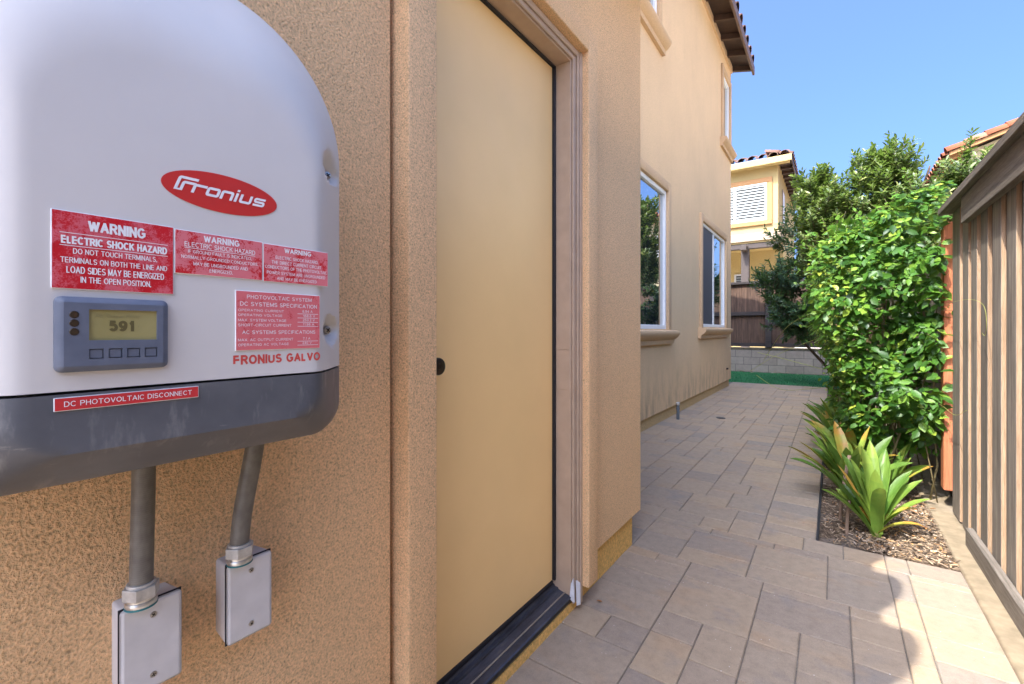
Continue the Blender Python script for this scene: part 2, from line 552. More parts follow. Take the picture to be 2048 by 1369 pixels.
# clay tiles
def tile_mat(name, cols):
    t = NT(name)
    f = t.noise(5, 4, 0.7)
    a = t.attr('tint')
    c = t.ramp(t.math('ADD', t.math('MULTIPLY', f, 0.5), t.math('MULTIPLY', a, 0.5)), [(0.25, cols[0]), (0.5, cols[1]), (0.75, cols[2])])
    t.bsdf(c, 0.85, 0.2, 0, t.bump(t.noise(90, 3), 0.3, 0.003))
    return t.done()
M['tile'] = tile_mat('buff_clay_tiles', [(0.22, 0.125, 0.08), (0.30, 0.185, 0.125), (0.38, 0.26, 0.18)])
M['tile_dark'] = tile_mat('brown_clay_tiles', [(0.11, 0.06, 0.045), (0.17, 0.095, 0.07), (0.25, 0.14, 0.10)])
M['tile_red'] = tile_mat('red_clay_tiles', [(0.22, 0.075, 0.036), (0.28, 0.10, 0.05), (0.33, 0.15, 0.09)])

# leaves: per-leaf tint, waxy top, light through the blade
def leaf_mat(name, stops, rough=0.3, spec=0.5, trans=0.3, tcol=(0.25, 0.42, 0.05), streak=0.0):
    t = NT(name)
    a = t.attr('tint')
    if streak:
        sk = t.noise(9.0, 4, 0.65)
        a = t.math('ADD', a, t.math('MULTIPLY', t.math('SUBTRACT', sk, 0.5), streak), True)
    c = t.ramp(a, stops)
    if streak:
        c = t.mix(0.5, c, t.ramp(t.noise(60, 3, 0.6, stretch=(1, 1, 0.12)), [(0.3, 0.72), (0.7, 1.2)]), 'MULTIPLY')
    b = t.bsdf(c, rough, spec)
    tr = t.n('ShaderNodeBsdfTranslucent')
    t.l(t.mix(0.6, c, tcol), tr.inputs['Color'])
    mx = t.n('ShaderNodeMixShader')
    mx.inputs[0].default_value = trans
    t.l(b.outputs[0], mx.inputs[1])
    t.l(tr.outputs[0], mx.inputs[2])
    return t.done(mx)
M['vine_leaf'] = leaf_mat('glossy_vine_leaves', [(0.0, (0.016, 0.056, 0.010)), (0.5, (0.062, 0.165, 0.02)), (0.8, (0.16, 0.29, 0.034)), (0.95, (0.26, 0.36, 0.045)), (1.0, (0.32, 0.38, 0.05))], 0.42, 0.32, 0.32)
M['tree_leaf'] = leaf_mat('laurel_leaves', [(0.0, (0.028, 0.055, 0.016)), (0.5, (0.08, 0.122, 0.034)), (0.8, (0.16, 0.20, 0.055)), (1.0, (0.25, 0.26, 0.085))], 0.38, 0.4, 0.28)
M['shade_leaf'] = leaf_mat('shaded_laurel_leaves', [(0.0, (0.022, 0.058, 0.030)), (0.6, (0.055, 0.115, 0.045)), (1.0, (0.17, 0.23, 0.07))], 0.4, 0.4, 0.22)  # darker copy of the laurel leaf, house shade put into the colour
M['strap_leaf'] = leaf_mat('strap_leaves', [(0.0, (0.03, 0.085, 0.02)), (0.45, (0.095, 0.19, 0.032)), (0.8, (0.24, 0.34, 0.055)), (0.92, (0.36, 0.34, 0.06)), (1.0, (0.48, 0.25, 0.05))], 0.42, 0.35, 0.3, (0.25, 0.42, 0.05), 0.55)
M['dead_leaf'] = leaf_mat('dry_leaf', [(0.0, (0.30, 0.13, 0.045)), (1.0, (0.42, 0.38, 0.34))], 0.7, 0.2, 0.15, (0.4, 0.2, 0.05))
M['vine_stem'] = simple('green_brown_stems', (0.16, 0.13, 0.06), 0.6)
M['tendril'] = simple('yellow_green_tendril', (0.32, 0.34, 0.08), 0.6)
M['twig'] = simple('dark_twig', (0.06, 0.045, 0.035), 0.7)
# ================================================================= GROUND AND PATH
def ground_sheet(name, x0, x1, y0, y1, z, m, kind='structure', nx=1, ny=1, amp=0.0, label=None, cat=None):
    bm = bmesh.new()
    vs = []
    for j in range(ny + 1):
        for i in range(nx + 1):
            px, py = x0 + (x1 - x0) * i / nx, y0 + (y1 - y0) * j / ny
            pz = z + (amp * noise.noise(Vector((px * 3.1, py * 3.1, 0))) + amp * 0.5 * noise.noise(Vector((px * 11, py * 11, 4))) if amp else 0)
            vs.append(bm.verts.new((px, py, pz)))
    for j in range(ny):
        for i in range(nx):
            a = j * (nx + 1) + i
            bm.faces.new((vs[a], vs[a + 1], vs[a + nx + 2], vs[a + nx + 1]))
    me = bpy.data.meshes.new(name)
    bm.to_mesh(me)
    bm.free()
    o = link(name, me, m, smooth=60 if amp else None)
    return tag(o, label, cat, kind=kind)

ground_sheet("ground", -90, 90, -60, 160, -0.10, M["earth"], label="bare pale ground under and around the yard", cat="ground")

# paver pieces: rectangles (x0, x1, y0, y1)
rp = random.Random(5)
UNIT = 0.0765
pieces = []
def ashlar(x0, x1, y0, y1, keep):
    nx, ny = int(round((x1 - x0) / UNIT)), int(round((y1 - y0) / UNIT))
    ux, uy = (x1 - x0) / nx, (y1 - y0) / ny
    used = [[False] * nx for _ in range(ny)]
    opts = [(4, 3), (4, 3), (4, 2), (3, 3), (3, 2), (3, 2), (2, 2), (4, 2), (3, 4), (4, 4), (2, 3)]
    for j in range(ny):
        for i in range(nx):
            if used[j][i]:
                continue
            free = 0
            while i + free < nx and not used[j][i + free]:
                free += 1
            cand = opts[:]
            rp.shuffle(cand)
            wdt, hgt = min(free, 4), 2
            for a, b in cand:
                if a <= free and (free - a == 0 or free - a >= 2):
                    wdt, hgt = a, b
                    break
            hgt = min(hgt, ny - j)
            for jj in range(hgt):
                if any(used[j + jj][i + k] for k in range(wdt)):
                    hgt = jj
                    break
            hgt = max(hgt, 1)
            for jj in range(hgt):
                for k in range(wdt):
                    used[j + jj][i + k] = True
            r = (x0 + i * ux, x0 + (i + wdt) * ux, y0 + j * uy, y0 + (j + hgt) * uy)
            if keep(r):
                pieces.append(r)
ashlar(-1.775, -0.325, 2.765, 10.93, lambda r: True)
ashlar(-1.775, 0.21, 2.31, 2.765, lambda r: True)
ashlar(-0.866, 0.21, -2.45, 2.31, lambda r: True)
y = 2.93
while y < 10.9:                                    # soldier course along the planter
    n = rp.choice([0.115, 0.15, 0.15, 0.19, 0.115])
    pieces.append((-0.325, -0.072, y, min(y + n, 10.93)))
    y += n
x = -0.325
for wd in (0.20, 0.17, 0.165, 0.085, 0.195):  # header course in front of the planter
    pieces.append((x, min(x + wd, 0.49), 2.765, 2.93))
    x += wd
y = -2.45
while y < 2.76:                                     # narrow column and edge course beside the kerb
    n = rp.choice([0.31, 0.31, 0.23])
    pieces.append((0.21, 0.285, y, min(y + n, 2.765)))
    y += n
y = -2.45
while y < 2.76:
    n = rp.choice([0.155, 0.155, 0.23])
    pieces.append((0.285, 0.492, y, min(y + n, 2.765)))
    y += n
mp = MB()
tint = []
for (a, b, c, d) in pieces:
    if b - a < 0.02 or d - c < 0.02:
        continue
    g = 0.0016
    t = bmesh.new()
    bmesh.ops.create_cube(t, size=1.0)
    dz = rp.uniform(-0.0012, 0.0012)
    for v in t.verts:
        v.co = Vector(((a + b) / 2 + v.co.x * (b - a - 2 * g), (c + d) / 2 + v.co.y * (d - c - 2 * g), -0.02 + v.co.z * 0.04 + dz))
    te = [e for e in t.edges if all(v.co.z > -0.01 for v in e.verts)]
    bmesh.ops.bevel(t, geom=te, offset=0.0045, segments=2, affect='EDGES', profile=0.5)
    n0 = len(mp.bm.faces)
    mp.add(t)
    tint += [rp.random()] * (len(mp.bm.faces) - n0)
me = bpy.data.meshes.new('paver_path')
mp.bm.to_mesh(me)
mp.bm.free()
at = me.attributes.new('tint', 'FLOAT', 'FACE')
at.data.foreach_set('value', tint)
tag(link('paver_path', me, M['paver']), 'tan and grey concrete paver path beside the house', 'path', kind='structure')
mj = MB()
mj.box(-1.85, 0.492, -2.45, 2.93, -0.09, -0.0065)
mj.box(-1.85, -0.072, 2.9305, 10.94, -0.09, -0.0065)
tag(build('path_joint_sand', mj, M['sand']), 'dark sand in the joints between the pavers', 'sand', kind='structure')

# ================================================================= OUR HOUSE
XW, XT, XF = -0.84, -0.795, -0.862          # near wall, raised door surround, footing
YC = 2.39                                    # near wall's far corner
house = thing('house', 'tan stucco two-storey house with a projecting bay that holds the side door', 'house', (-1.7, 4, 0))

# near wall: door opening is inside the surround
DY0, DY1, DZ1 = 0.812, 1.666, 2.238
mw = MB()
mw.wall_with_holes(XW, (-1.6, YC), (0.165, 3.02), [(0.703, DY1 + 0.02, -0.5, DZ1 + 0.02)], 0.05)  # opening starts short of the surround: an added groove for a shade line
mw.quad((XW, YC, 0.165), (-1.74, YC, 0.165), (-1.74, YC, 3.02), (XW, YC, 3.02))
mw.quad((XW, -1.6, 0.165), (XW, 0.703, 0.165), (-1.2, 0.703, 0.165), (-1.2, -1.6, 0.165))
mw.quad((XW, DY1 + 0.02, 0.165), (XW, YC, 0.165), (-1.2, YC, 0.165), (-1.2, DY1 + 0.02, 0.165))
o = sheet('wall', mw, M['stucco'], house)
o['label'] = 'coarse sand finished stucco wall of the projecting bay'
# footing strip below
mb = MB()
mb.box(-0.91, -0.882, 0.69, 0.80, 0.1, 2.3)
build('groove_shade_backing', mb, M['slot'], house)  # added near-black strip, stands for shade along the side of the surround
mf = MB()
mf.box(-1.6, XF, -1.6, DY0, -0.1, 0.164)
mf.box(-1.6, XF + 0.01, DY0, DY1 + 0.03, -0.1, 0.034)
mf.box(-1.6, XF, DY1 + 0.03, YC - 0.065, -0.1, 0.164)
build('footing', mf, M['footing'], house)

# stucco surround round the door, chipped lower end
def bevel_bar(mb, x0, x1, y0, y1, z0, z1, b=0.005):
    mb.box(x0, x1, y0, y1, z0, z1, b, 3)
ms = MB()
bevel_bar(ms, XW - 0.05, XT, 0.72, DY0, 0.10, DZ1 + 0.092)
bevel_bar(ms, XW - 0.02, XT, DY1, DY1 + 0.085, 0.09, DZ1 + 0.092)
ms.box(XW - 0.02, XT - 0.0006, DY0 - 0.01, DY1 + 0.01, DZ1, DZ1 + 0.0915, 0.005, 3)
build('door_surround', ms, M['trim'], house, smooth=40)

# door frame: jambs, head, brick mould
XD = -0.925
YJ = 1.611
mj = MB()
mj.box(-1.0, -0.848, YJ, YJ + 0.06, 0.07, 2.25, 0.002)
mj.box(-0.848, -0.838, YJ + 0.006, YJ + 0.058, 0.035, 2.2385, 0.003)
mj.box(-0.8379, -0.829, YJ + 0.026, YJ + 0.0575, 0.03, 2.2375, 0.003)
mj.box(-0.8289, -0.8235, YJ + 0.040, YJ + 0.057, 0.028, 2.237, 0.002)
mj.box(-1.0, -0.848, 0.76, YJ - 0.0005, 2.189, 2.25, 0.002)
mj.box(-0.848, -0.838, 0.76, YJ + 0.0055, 2.195, 2.237, 0.003)
mj.box(-0.8379, -0.829, 0.76, YJ + 0.0255, 2.212, 2.2365, 0.003)
mj.box(-1.0, -0.848, 0.79, 0.845, 0.07, 2.1885, 0.002)
mj.box(-0.848, -0.835, 0.785, 0.838, 0.03, 2.19, 0.003)
fr = build('door_frame', mj, M['jamb'], house)
# patched slip plates on the jamb
mm = MB()
for z0, z1 in ((1.045, 1.62), (0.885, 1.040)):
    mm.box(-0.913, -0.853, YJ - 0.0016, YJ - 0.0001, z0, z1, 0.0006)
build('patch_strip', mm, M['jamb'], fr)
mc = MB()
mc.prism([(-0.8295, YJ + 0.02, 0.03), (-0.8215, YJ + 0.035, 0.03), (-0.8225, YJ + 0.034, 0.115), (-0.832, YJ + 0.018, 0.13)], (0, -0.006, 0))
mc.prism([(-0.852, YJ - 0.004, 0.06), (-0.834, YJ + 0.002, 0.045), (-0.838, YJ + 0.002, 0.14), (-0.846, YJ - 0.002, 0.12)], (0, 0.008, 0.0))
build('caulk_smear', mc, M['caulk'], fr)

# the leaf of the door
md = MB()
md.box(XD - 0.04, XD, 0.845, YJ - 0.012, 0.114, 2.183, 0.0015)
dr = build('door', md, M['door'], house)
dr['label'] = 'plain flush tan door'
mk = MB()
ky, kz = 0.905, 1.022
mk.cyl((XD + 0.004, ky, kz), (1, 0, 0), 0.032, 0.008, 28, bev=0.002)
mk.cyl((XD + 0.016, ky, kz), (1, 0, 0), 0.017, 0.018, 24)
mk.cyl((XD + 0.036, ky, kz), (1, 0, 0), 0.0245, 0.026, 28, bev=0.006)
build('knob', mk, M['bronze'], dr, smooth=40)
mk = MB()
mk.cyl((XD + 0.0492, ky, kz), (1, 0, 0), 0.0085, 0.0024, 16)
mk.box(XD + 0.0508, XD + 0.0516, ky - 0.001, ky + 0.001, kz - 0.005, kz + 0.005)
build('keyhole', mk, M['bronze'], dr)
# weatherstrip round the leaf and the sweep below it
mwz = MB()
mwz.box(XD - 0.02, XD + 0.012, YJ - 0.0115, YJ - 0.0008, 0.114, 2.1885, 0.002)
mwz.box(XD - 0.02, XD + 0.012, 0.846, YJ - 0.012, 2.1795, 2.1885, 0.002)
build('weatherstrip', mwz, M['seal'], fr)
mz = MB()
mz.box(XD - 0.03, XD + 0.004, 0.846, YJ - 0.012, 0.098, 0.1135, 0.002)
build('door_sweep', mz, M['seal'], dr)

# threshold: stepped, sloping dark aluminium with a worn ridge
mt = MB()
prof = [(-0.99, 0.095), (XD + 0.002, 0.095), (XD + 0.006, 0.088), (-0.905, 0.086), (-0.903, 0.080), (-0.880, 0.074), (-0.850, 0.068), (-0.846, 0.066), (-0.846, 0.062), (-0.99, 0.062)]
mt.prism([(x, 0.80, z) for x, z in prof], (0, YJ + 0.001 - 0.80, 0))
th = build('threshold', mt, M['threshold'], house)
mt = MB()
mt.tube([(-0.8735, 0.80, 0.0755), (-0.8735, YJ - 0.002, 0.0755)], 0.0028, 8)
build('ridge', mt, M['ridge'], th, smooth=50)
mt = MB()
mt.prism([(x, 0.80, z) for x, z in [(-0.99, 0.0615), (-0.848, 0.0615), (-0.848, 0.05), (-0.856, 0.036), (-0.99, 0.036)]], (0, YJ + 0.012 - 0.80, 0))
build('riser', mt, M['threshold_black'], th)

# main wall, set back
XM = -1.70
YE = 10.2
WZ = 6.42
WIN = [  # y0, y1, z0, z1 glass opening
    (4.25, 5.77, 1.14, 2.86, 'plain'),
    (7.62, 9.55, 1.18, 2.86, 'slider'),
    (3.9, 5.40, 4.64, 6.05, 'plain'),
    (9.30, 9.98, 4.72, 6.00, 'plain'),
]
mw = MB()
mw.wall_with_holes(XM, (-1.0, YE), (0.14, WZ), [wn[:4] for wn in WIN], 0.16)
mw.quad((XM, YE, 0.14), (-9, YE, 0.14), (-9, YE, WZ), (XM, YE, WZ))
mw.quad((XM, -1, 0.14), (XM, YE, 0.14), (-1.9, YE, 0.14), (-1.9, -1, 0.14))
mw.quad((XM, -1, 0.14), (-9, -1, 0.14), (-9, -1, WZ), (XM, -1, WZ))
o = sheet('wall', mw, M['stucco_far'], house)
o['label'] = 'set back two-storey stucco wall with grey weathering at its foot'
mf = MB()
mf.box(-9, XM - 0.03, 2.2, YE - 0.05, -0.1, 0.139)
o = build('footing', mf, M['footing_far'], house)
mb = MB()
mb.box(XM - 0.4, XM - 0.17, -0.9, YE - 0.02, 0.2, WZ - 0.1)
build('room_backing', mb, M['slot'], house)

def frame_bars(mb, x0, x1, y0, y1, z0, z1, wdt, b=0.004):
    mb.box(x0, x1, y0, y0 + wdt, z0, z1, b)
    mb.box(x0, x1, y1 - wdt, y1, z0, z1, b)
    mb.box(x0, x1 - 0.0006, y0 + wdt - 0.001, y1 - wdt + 0.001, z0, z0 + wdt, b)
    mb.box(x0, x1 - 0.0006, y0 + wdt - 0.001, y1 - wdt + 0.001, z1 - wdt, z1, b)

def sill_profile(mb, y0, y1, zt, X=XM, out=0.12):
    pr = [(X - 0.005, zt - 0.16), (X + out * 0.35, zt - 0.16), (X + out * 0.40, zt - 0.11), (X + out * 0.62, zt - 0.095), (X + out * 0.82, zt - 0.07), (X + out * 0.97, zt - 0.045), (X + out, zt - 0.02), (X + out * 0.95, zt - 0.004), (X - 0.005, zt + 0.012)]
    mb.prism([(x, y0, z) for x, z in pr], (0, y1 - y0, 0))

for (y0, y1, z0, z1, kind) in WIN:
    m1 = MB()
    frame_bars(m1, XM - 0.055, XM + 0.0, y0, y1, z0, z1, 0.05)
    if kind == 'slider':
        ym = (y0 + y1) / 2
        m1.box(XM - 0.05, XM - 0.005, ym - 0.045, ym + 0.03, z0 + 0.04, z1 - 0.04, 0.003)
    wn = build('window', m1, M['vinyl'], house)
    mg = MB()
    mg.quad((XM - 0.03, y0 + 0.03, z0 + 0.03), (XM - 0.03, y1 - 0.03, z0 + 0.03), (XM - 0.03, y1 - 0.03, z1 - 0.03), (XM - 0.03, y0 + 0.03, z1 - 0.03))
    sheet('pane', mg, M['glass'], wn)
    if kind == 'slider':
        mg = MB()
        mg.box(XM - 0.023, XM - 0.019, y0 + 0.045, ym - 0.04, z0 + 0.045, z1 - 0.045)
        build('insect_screen', mg, M['screen'], wn)
    # raised stucco band round the opening, and a moulded sill below
    mtm = MB()
    tw = 0.11
    frame_out = 0.035
    mtm.box(XM - 0.01, XM + frame_out, y0 - tw, y0, z0 - 0.02, z1 + tw, 0.01, 2)
    mtm.box(XM - 0.01, XM + frame_out, y1, y1 + tw, z0 - 0.02, z1 + tw, 0.01, 2)
    mtm.box(XM - 0.01, XM + frame_out - 0.0008, y0 - 0.008, y1 + 0.008, z1, z1 + tw - 0.0008, 0.01, 2)
    build('window_band', mtm, M['sill'], house, smooth=40)
    msl = MB()
    sill_profile(msl, y0 - 0.20, y1 + 0.20, z0 - 0.02)
    build('window_sill', msl, M['sill'], house, smooth=35)

# ---- tiled roofs
def tile_roof(mb, tints, origin, along, up, ncol, nrow, pitch, row, r, rnd, lift=0.02, high=0.85):
    """barrel tiles: columns along the eave vector, rows going up the slope"""
    al, up = Vector(along).normalized(), Vector(up).normalized()
    nr = al.cross(up).normalized()
    if nr.z < 0:
        nr = -nr
    for i in range(ncol):
        c = Vector(origin) + al * (pitch * (i + 0.5))
        for j in range(nrow):
            a = c + up * (row * j - 0.03) + nr * (lift + rnd.uniform(-0.004, 0.004)) + al * rnd.uniform(-0.008, 0.008)
            b = a + up * (row + 0.06) - nr * lift
            tv = rnd.random()
            seg = 8
            ra, rb = [], []
            ra2, rb2 = [], []
            for k in range(seg + 1):
                th_ = math.pi * k / seg
                d = al * math.cos(th_) + nr * math.sin(th_) * high
                ra.append(mb.bm.verts.new(a + d * r))
                rb.append(mb.bm.verts.new(b + d * (r * 0.86)))
                ra2.append(mb.bm.verts.new(a + d * (r - 0.016)))
            n0 = len(mb.bm.faces)
            for k in range(seg):
                f = mb.bm.faces.new((ra[k], ra[k + 1], rb[k + 1], rb[k])); f.smooth = True
                mb.bm.faces.new((ra[k + 1], ra[k], ra2[k], ra2[k + 1]))
            tints += [tv] * (len(mb.bm.faces) - n0)
            # pan between this column and the next
            n0 = len(mb.bm.faces)
            p = [a + al * (r * 0.7), a + al * (pitch - r * 0.7)]
            mb.bm.faces.new([mb.bm.verts.new(v - nr * 0.004) for v in (p[0], p[1], p[1] + up * (row + 0.03), p[0] + up * (row + 0.03))])
            tints += [tv * 0.8] * (len(mb.bm.faces) - n0)

def finish_tiles(name, mb, tints, mat, parent):
    me = bpy.data.meshes.new(name)
    mb.bm.to_mesh(me)
    mb.bm.free()
    at = me.attributes.new('tint', 'FLOAT', 'FACE')
    at.data.foreach_set('value', tints)
    return link(name, me, mat, parent)

rr = random.Random(3)
# main eave: X -1.335 at 6.42, rising towards -X
pit = 0.30
EX, EZ = -1.33, 6.44
mb, tn = MB(), []
tile_roof(mb, tn, (EX - 0.02, YE + 0.22, EZ + 0.055), (0, -1, 0), (-1, 0, pit), 31, 5, 0.36, 0.40, 0.135, rr, 0.02, 0.95)
rf = finish_tiles('roof', mb, tn, M['tile_dark'], house)
mb = MB()
mb.prism([(EX + 0.02, YE + 0.2, EZ + 0.035), (EX + 0.02, YE + 0.2, EZ + 0.012), (-7, YE + 0.2, EZ + 0.012 + 5.69 * pit), (-7, YE + 0.2, EZ + 0.035 + 5.69 * pit)], (0, -11.6, 0))
build('roof_deck', mb, M['brown_paint'], rf)
mb = MB()
mb.box(EX - 0.005, EX + 0.035, -1.2, YE + 0.24, EZ - 0.115, EZ + 0.055, 0.004)
build('fascia', mb, M['fascia_paint'], rf)
yy = YE + 0.12
while yy > 3.0:
    mb = MB()
    mb.prism([(EX - 0.006, yy, EZ + 0.008), (EX - 0.006, yy, EZ - 0.085), (XM - 0.05, yy, EZ - 0.085 + 0.36 * pit), (XM - 0.05, yy, EZ + 0.008 + 0.4 * pit)], (0, -0.07, 0))
    build('rafter_tail', mb, M['brown_paint'], rf)
    yy -= 0.62
mb = MB()
mb.box(XM - 0.06, XM + 0.03, -1, YE + 0.02, WZ - 0.04, WZ + 0.10)
build('frieze', mb, M['sill'], house)

# low roof over the projecting bay (just above the picture; its tile edge scallops the shade on the path)
BX, BZ = -0.545, 2.93
mb, tn = MB(), []
tile_roof(mb, tn, (BX, YC + 0.03, BZ + 0.05), (0, -1, 0), (-1, 0, pit), 10, 3, 0.46, 0.42, 0.16, rr, 0.02, 1.15)
rf2 = finish_tiles('roof', mb, tn, M['tile_dark'], house)
mb = MB()
mb.prism([(BX - 0.03, YC + 0.02, BZ + 0.03), (BX - 0.03, YC + 0.02, BZ + 0.008), (-1.71, YC + 0.02, BZ + 0.008 + 1.15 * pit), (-1.71, YC + 0.02, BZ + 0.03 + 1.15 * pit)], (0, -4.3, 0))
build('roof_deck', mb, M['brown_paint'], rf2)
mb = MB()
mb.box(BX - 0.075, BX - 0.04, -1.75, YC + 0.025, BZ - 0.06, BZ + 0.045, 0.004)
build('fascia', mb, M['fascia_paint'], rf2)
# ================================================================= INVERTER
inv = thing('solar_inverter', 'silver grey wall-mounted solar inverter with red warning plates and a dark lower cover', 'inverter', (XW, 0.23, 0.955))
FX = -0.615
IY0, IY1, IZ0, IZ1 = -0.02, 0.482, 0.955, 1.606
LV = [(-0.835, 0, 0, 0), (-0.74, 0, 0, 0), (-0.715, 0, 0, 0), (-0.705, .004, .006, 0), (-0.695, .012, .018, .0), (-0.685, .022, .03, .0), (-0.675, .032, .042, .0005),
      (-0.665, .042, .055, .003), (-0.655, .052, .068, .010), (-0.645, .062, .083, .0185), (-0.637, .071, .097, .0255), (-0.630, .079, .111, .031), (-0.6245, .0855, .125, .0355),
      (-0.620, .092, .140, .039), (-0.6168, .098, .157, .0415), (-0.615, .104, .178, .043), (-0.615, .112, .188, .050), (-0.615, .13, .21, .062)]
def rrect(y0, y1, z0, z1, rt, rb, M_=110, K=16, tall=1.0):
    pts = []
    rz = rt * tall                                   # top corners are taller than wide
    def arc(cy, cz, r, a0, q=1.0):
        for k in range(K + 1):
            a = R(a0 + 90 * k / K)
            pts.append((cy + r * math.cos(a), cz + r * q * math.sin(a)))
    def side(p, q, n):
        for k in range(1, n):
            pts.append((p[0] + (q[0] - p[0]) * k / n, p[1] + (q[1] - p[1]) * k / n))
    arc(y1 - rb, z0 + rb, rb, -90)
    side((y1, z0 + rb), (y1, z1 - rz), M_)
    arc(y1 - rt, z1 - rz, rt, 0, tall)
    side((y1 - rt, z1), (y0 + rt, z1), 30)
    arc(y0 + rt, z1 - rz, rt, 90, tall)
    side((y0, z1 - rz), (y0, z0 + rb), M_)
    arc(y0 + rb, z0 + rb, rb, 180)
    side((y0 + rb, z0), (y1 - rb, z0), 30)
    return pts
POCK = [(0.443, 1.378), (0.443, 1.121), (0.015, 1.378), (0.015, 1.121)]
bm = bmesh.new()
loops = []
for (X, s_, t_, b_) in LV:
    vs = []
    for (y, z) in rrect(IY0 + s_, IY1 - s_, IZ0 + b_, IZ1 - t_, max(0.19 - s_ * 0.85, 0.08), max(0.045 - s_ * 0.1, 0.03), 110, 24, 1.06):
        x = X
        for (py, pz) in POCK:
            d = (y - py) if py > 0.2 else -(y - py)
            xf = -0.692 + ((z - pz) / 0.034) ** 2 * 0.06 + max(0, -d / 0.042) ** 2 * 0.06
            if abs(z - pz) < 0.08:
                x = min(x, max(xf, -0.74))
        vs.append(bm.verts.new((x, y, z)))
    loops.append(vs)
n = len(loops[0])
for i in range(len(loops) - 1):
    for k in range(n):
        bm.faces.new((loops[i][k], loops[i][(k + 1) % n], loops[i + 1][(k + 1) % n], loops[i + 1][k]))
bm.faces.new(loops[-1])
bm.faces.new(list(reversed(loops[0])))
bmesh.ops.recalc_face_normals(bm, faces=bm.faces[:])
def cut(src, z, keep_above):
    b = src.copy()
    r = bmesh.ops.bisect_plane(b, geom=b.verts[:] + b.edges[:] + b.faces[:], plane_co=(0, 0, z), plane_no=(0, 0, 1), clear_inner=keep_above, clear_outer=not keep_above)
    es = [e for e in r['geom_cut'] if isinstance(e, bmesh.types.BMEdge)]
    bmesh.ops.holes_fill(b, edges=es, sides=0)
    return b
up, lo = cut(bm, 1.0605, True), cut(bm, 1.0575, False)
bm.free()
for b, nm, m in ((up, 'housing', 'silver'), (lo, 'lower_cover', 'cover')):
    me = bpy.data.meshes.new(nm)
    b.to_mesh(me)
    b.free()
    link(nm, me, M[m], inv, smooth=32)
me = None
mb = MB()
mb.box(-0.83, -0.72, -0.015, 0.477, 1.0570, 1.0610)
mb.box(-0.7199, -0.645, 0.048, 0.412, 1.0571, 1.0609)
build('seam', mb, M['slot'], inv)

def screw(x, y, z, r=0.0075, axis=(1, 0, 0), parent=None, mat='steel', h=0.005):
    mb = MB()
    mb.cyl((x, y, z), axis, r, h, 18, bev=r * 0.25)
    o = build('screw', mb, M[mat], parent, smooth=40)
    mb = MB()
    a = random.uniform(0, 1.5)
    ax = Vector(axis).normalized()
    u = Vector((0, 0, 1)); v = ax.cross(u)
    for q in (a, a + math.pi / 2):
        d = u * math.cos(q) + v * math.sin(q)
        e = ax.cross(d)
        c = Vector((x, y, z)) + ax * (h / 2 + 0.0001)
        L, W = r * 0.62, r * 0.13
        mb.prism([c + d * L + e * W, c + d * L - e * W, c - d * L - e * W, c - d * L + e * W], ax * 0.0003)
    build('slot', mb, M['slot'], o)
    return o
for (py, pz) in POCK:
    screw(-0.690, py + (0.0 if py > 0.2 else -0.004), pz, 0.0062, parent=inv, h=0.012)
screw(-0.7005, 0.470, 1.012, 0.004, (0.7, 0.7, 0), inv)

# ---- lettering
def text_mesh(mb, s, y0, y1, z, h, x, bold=0.0, ext=0.00025, shear=0.0):
    """plain typeface of the font built into Blender (small faint display line)"""
    c = bpy.data.curves.new('t', 'FONT')
    c.body = s
    c.resolution_u = 3
    o = bpy.data.objects.new('t', c)
    me = bpy.data.meshes.new_from_object(o)
    bpy.data.objects.remove(o)
    bpy.data.curves.remove(c)
    xs = [v.co.x for v in me.vertices]
    x0, x1 = min(xs), max(xs)
    sy, sz = (y1 - y0) / (x1 - x0), h / 0.70
    for v in me.vertices:
        v.co = Vector((x + ext, y0 + (v.co.x - x0) * sy, z + v.co.y * sz))
    mb.bm.from_mesh(me)
    bpy.data.meshes.remove(me)

def AR(cx, cy, rx, ry, a0, a1, n=14):
    return [(cx + rx * math.cos(R(a0 + (a1 - a0) * k / n)), cy + ry * math.sin(R(a0 + (a1 - a0) * k / n))) for k in range(n + 1)]
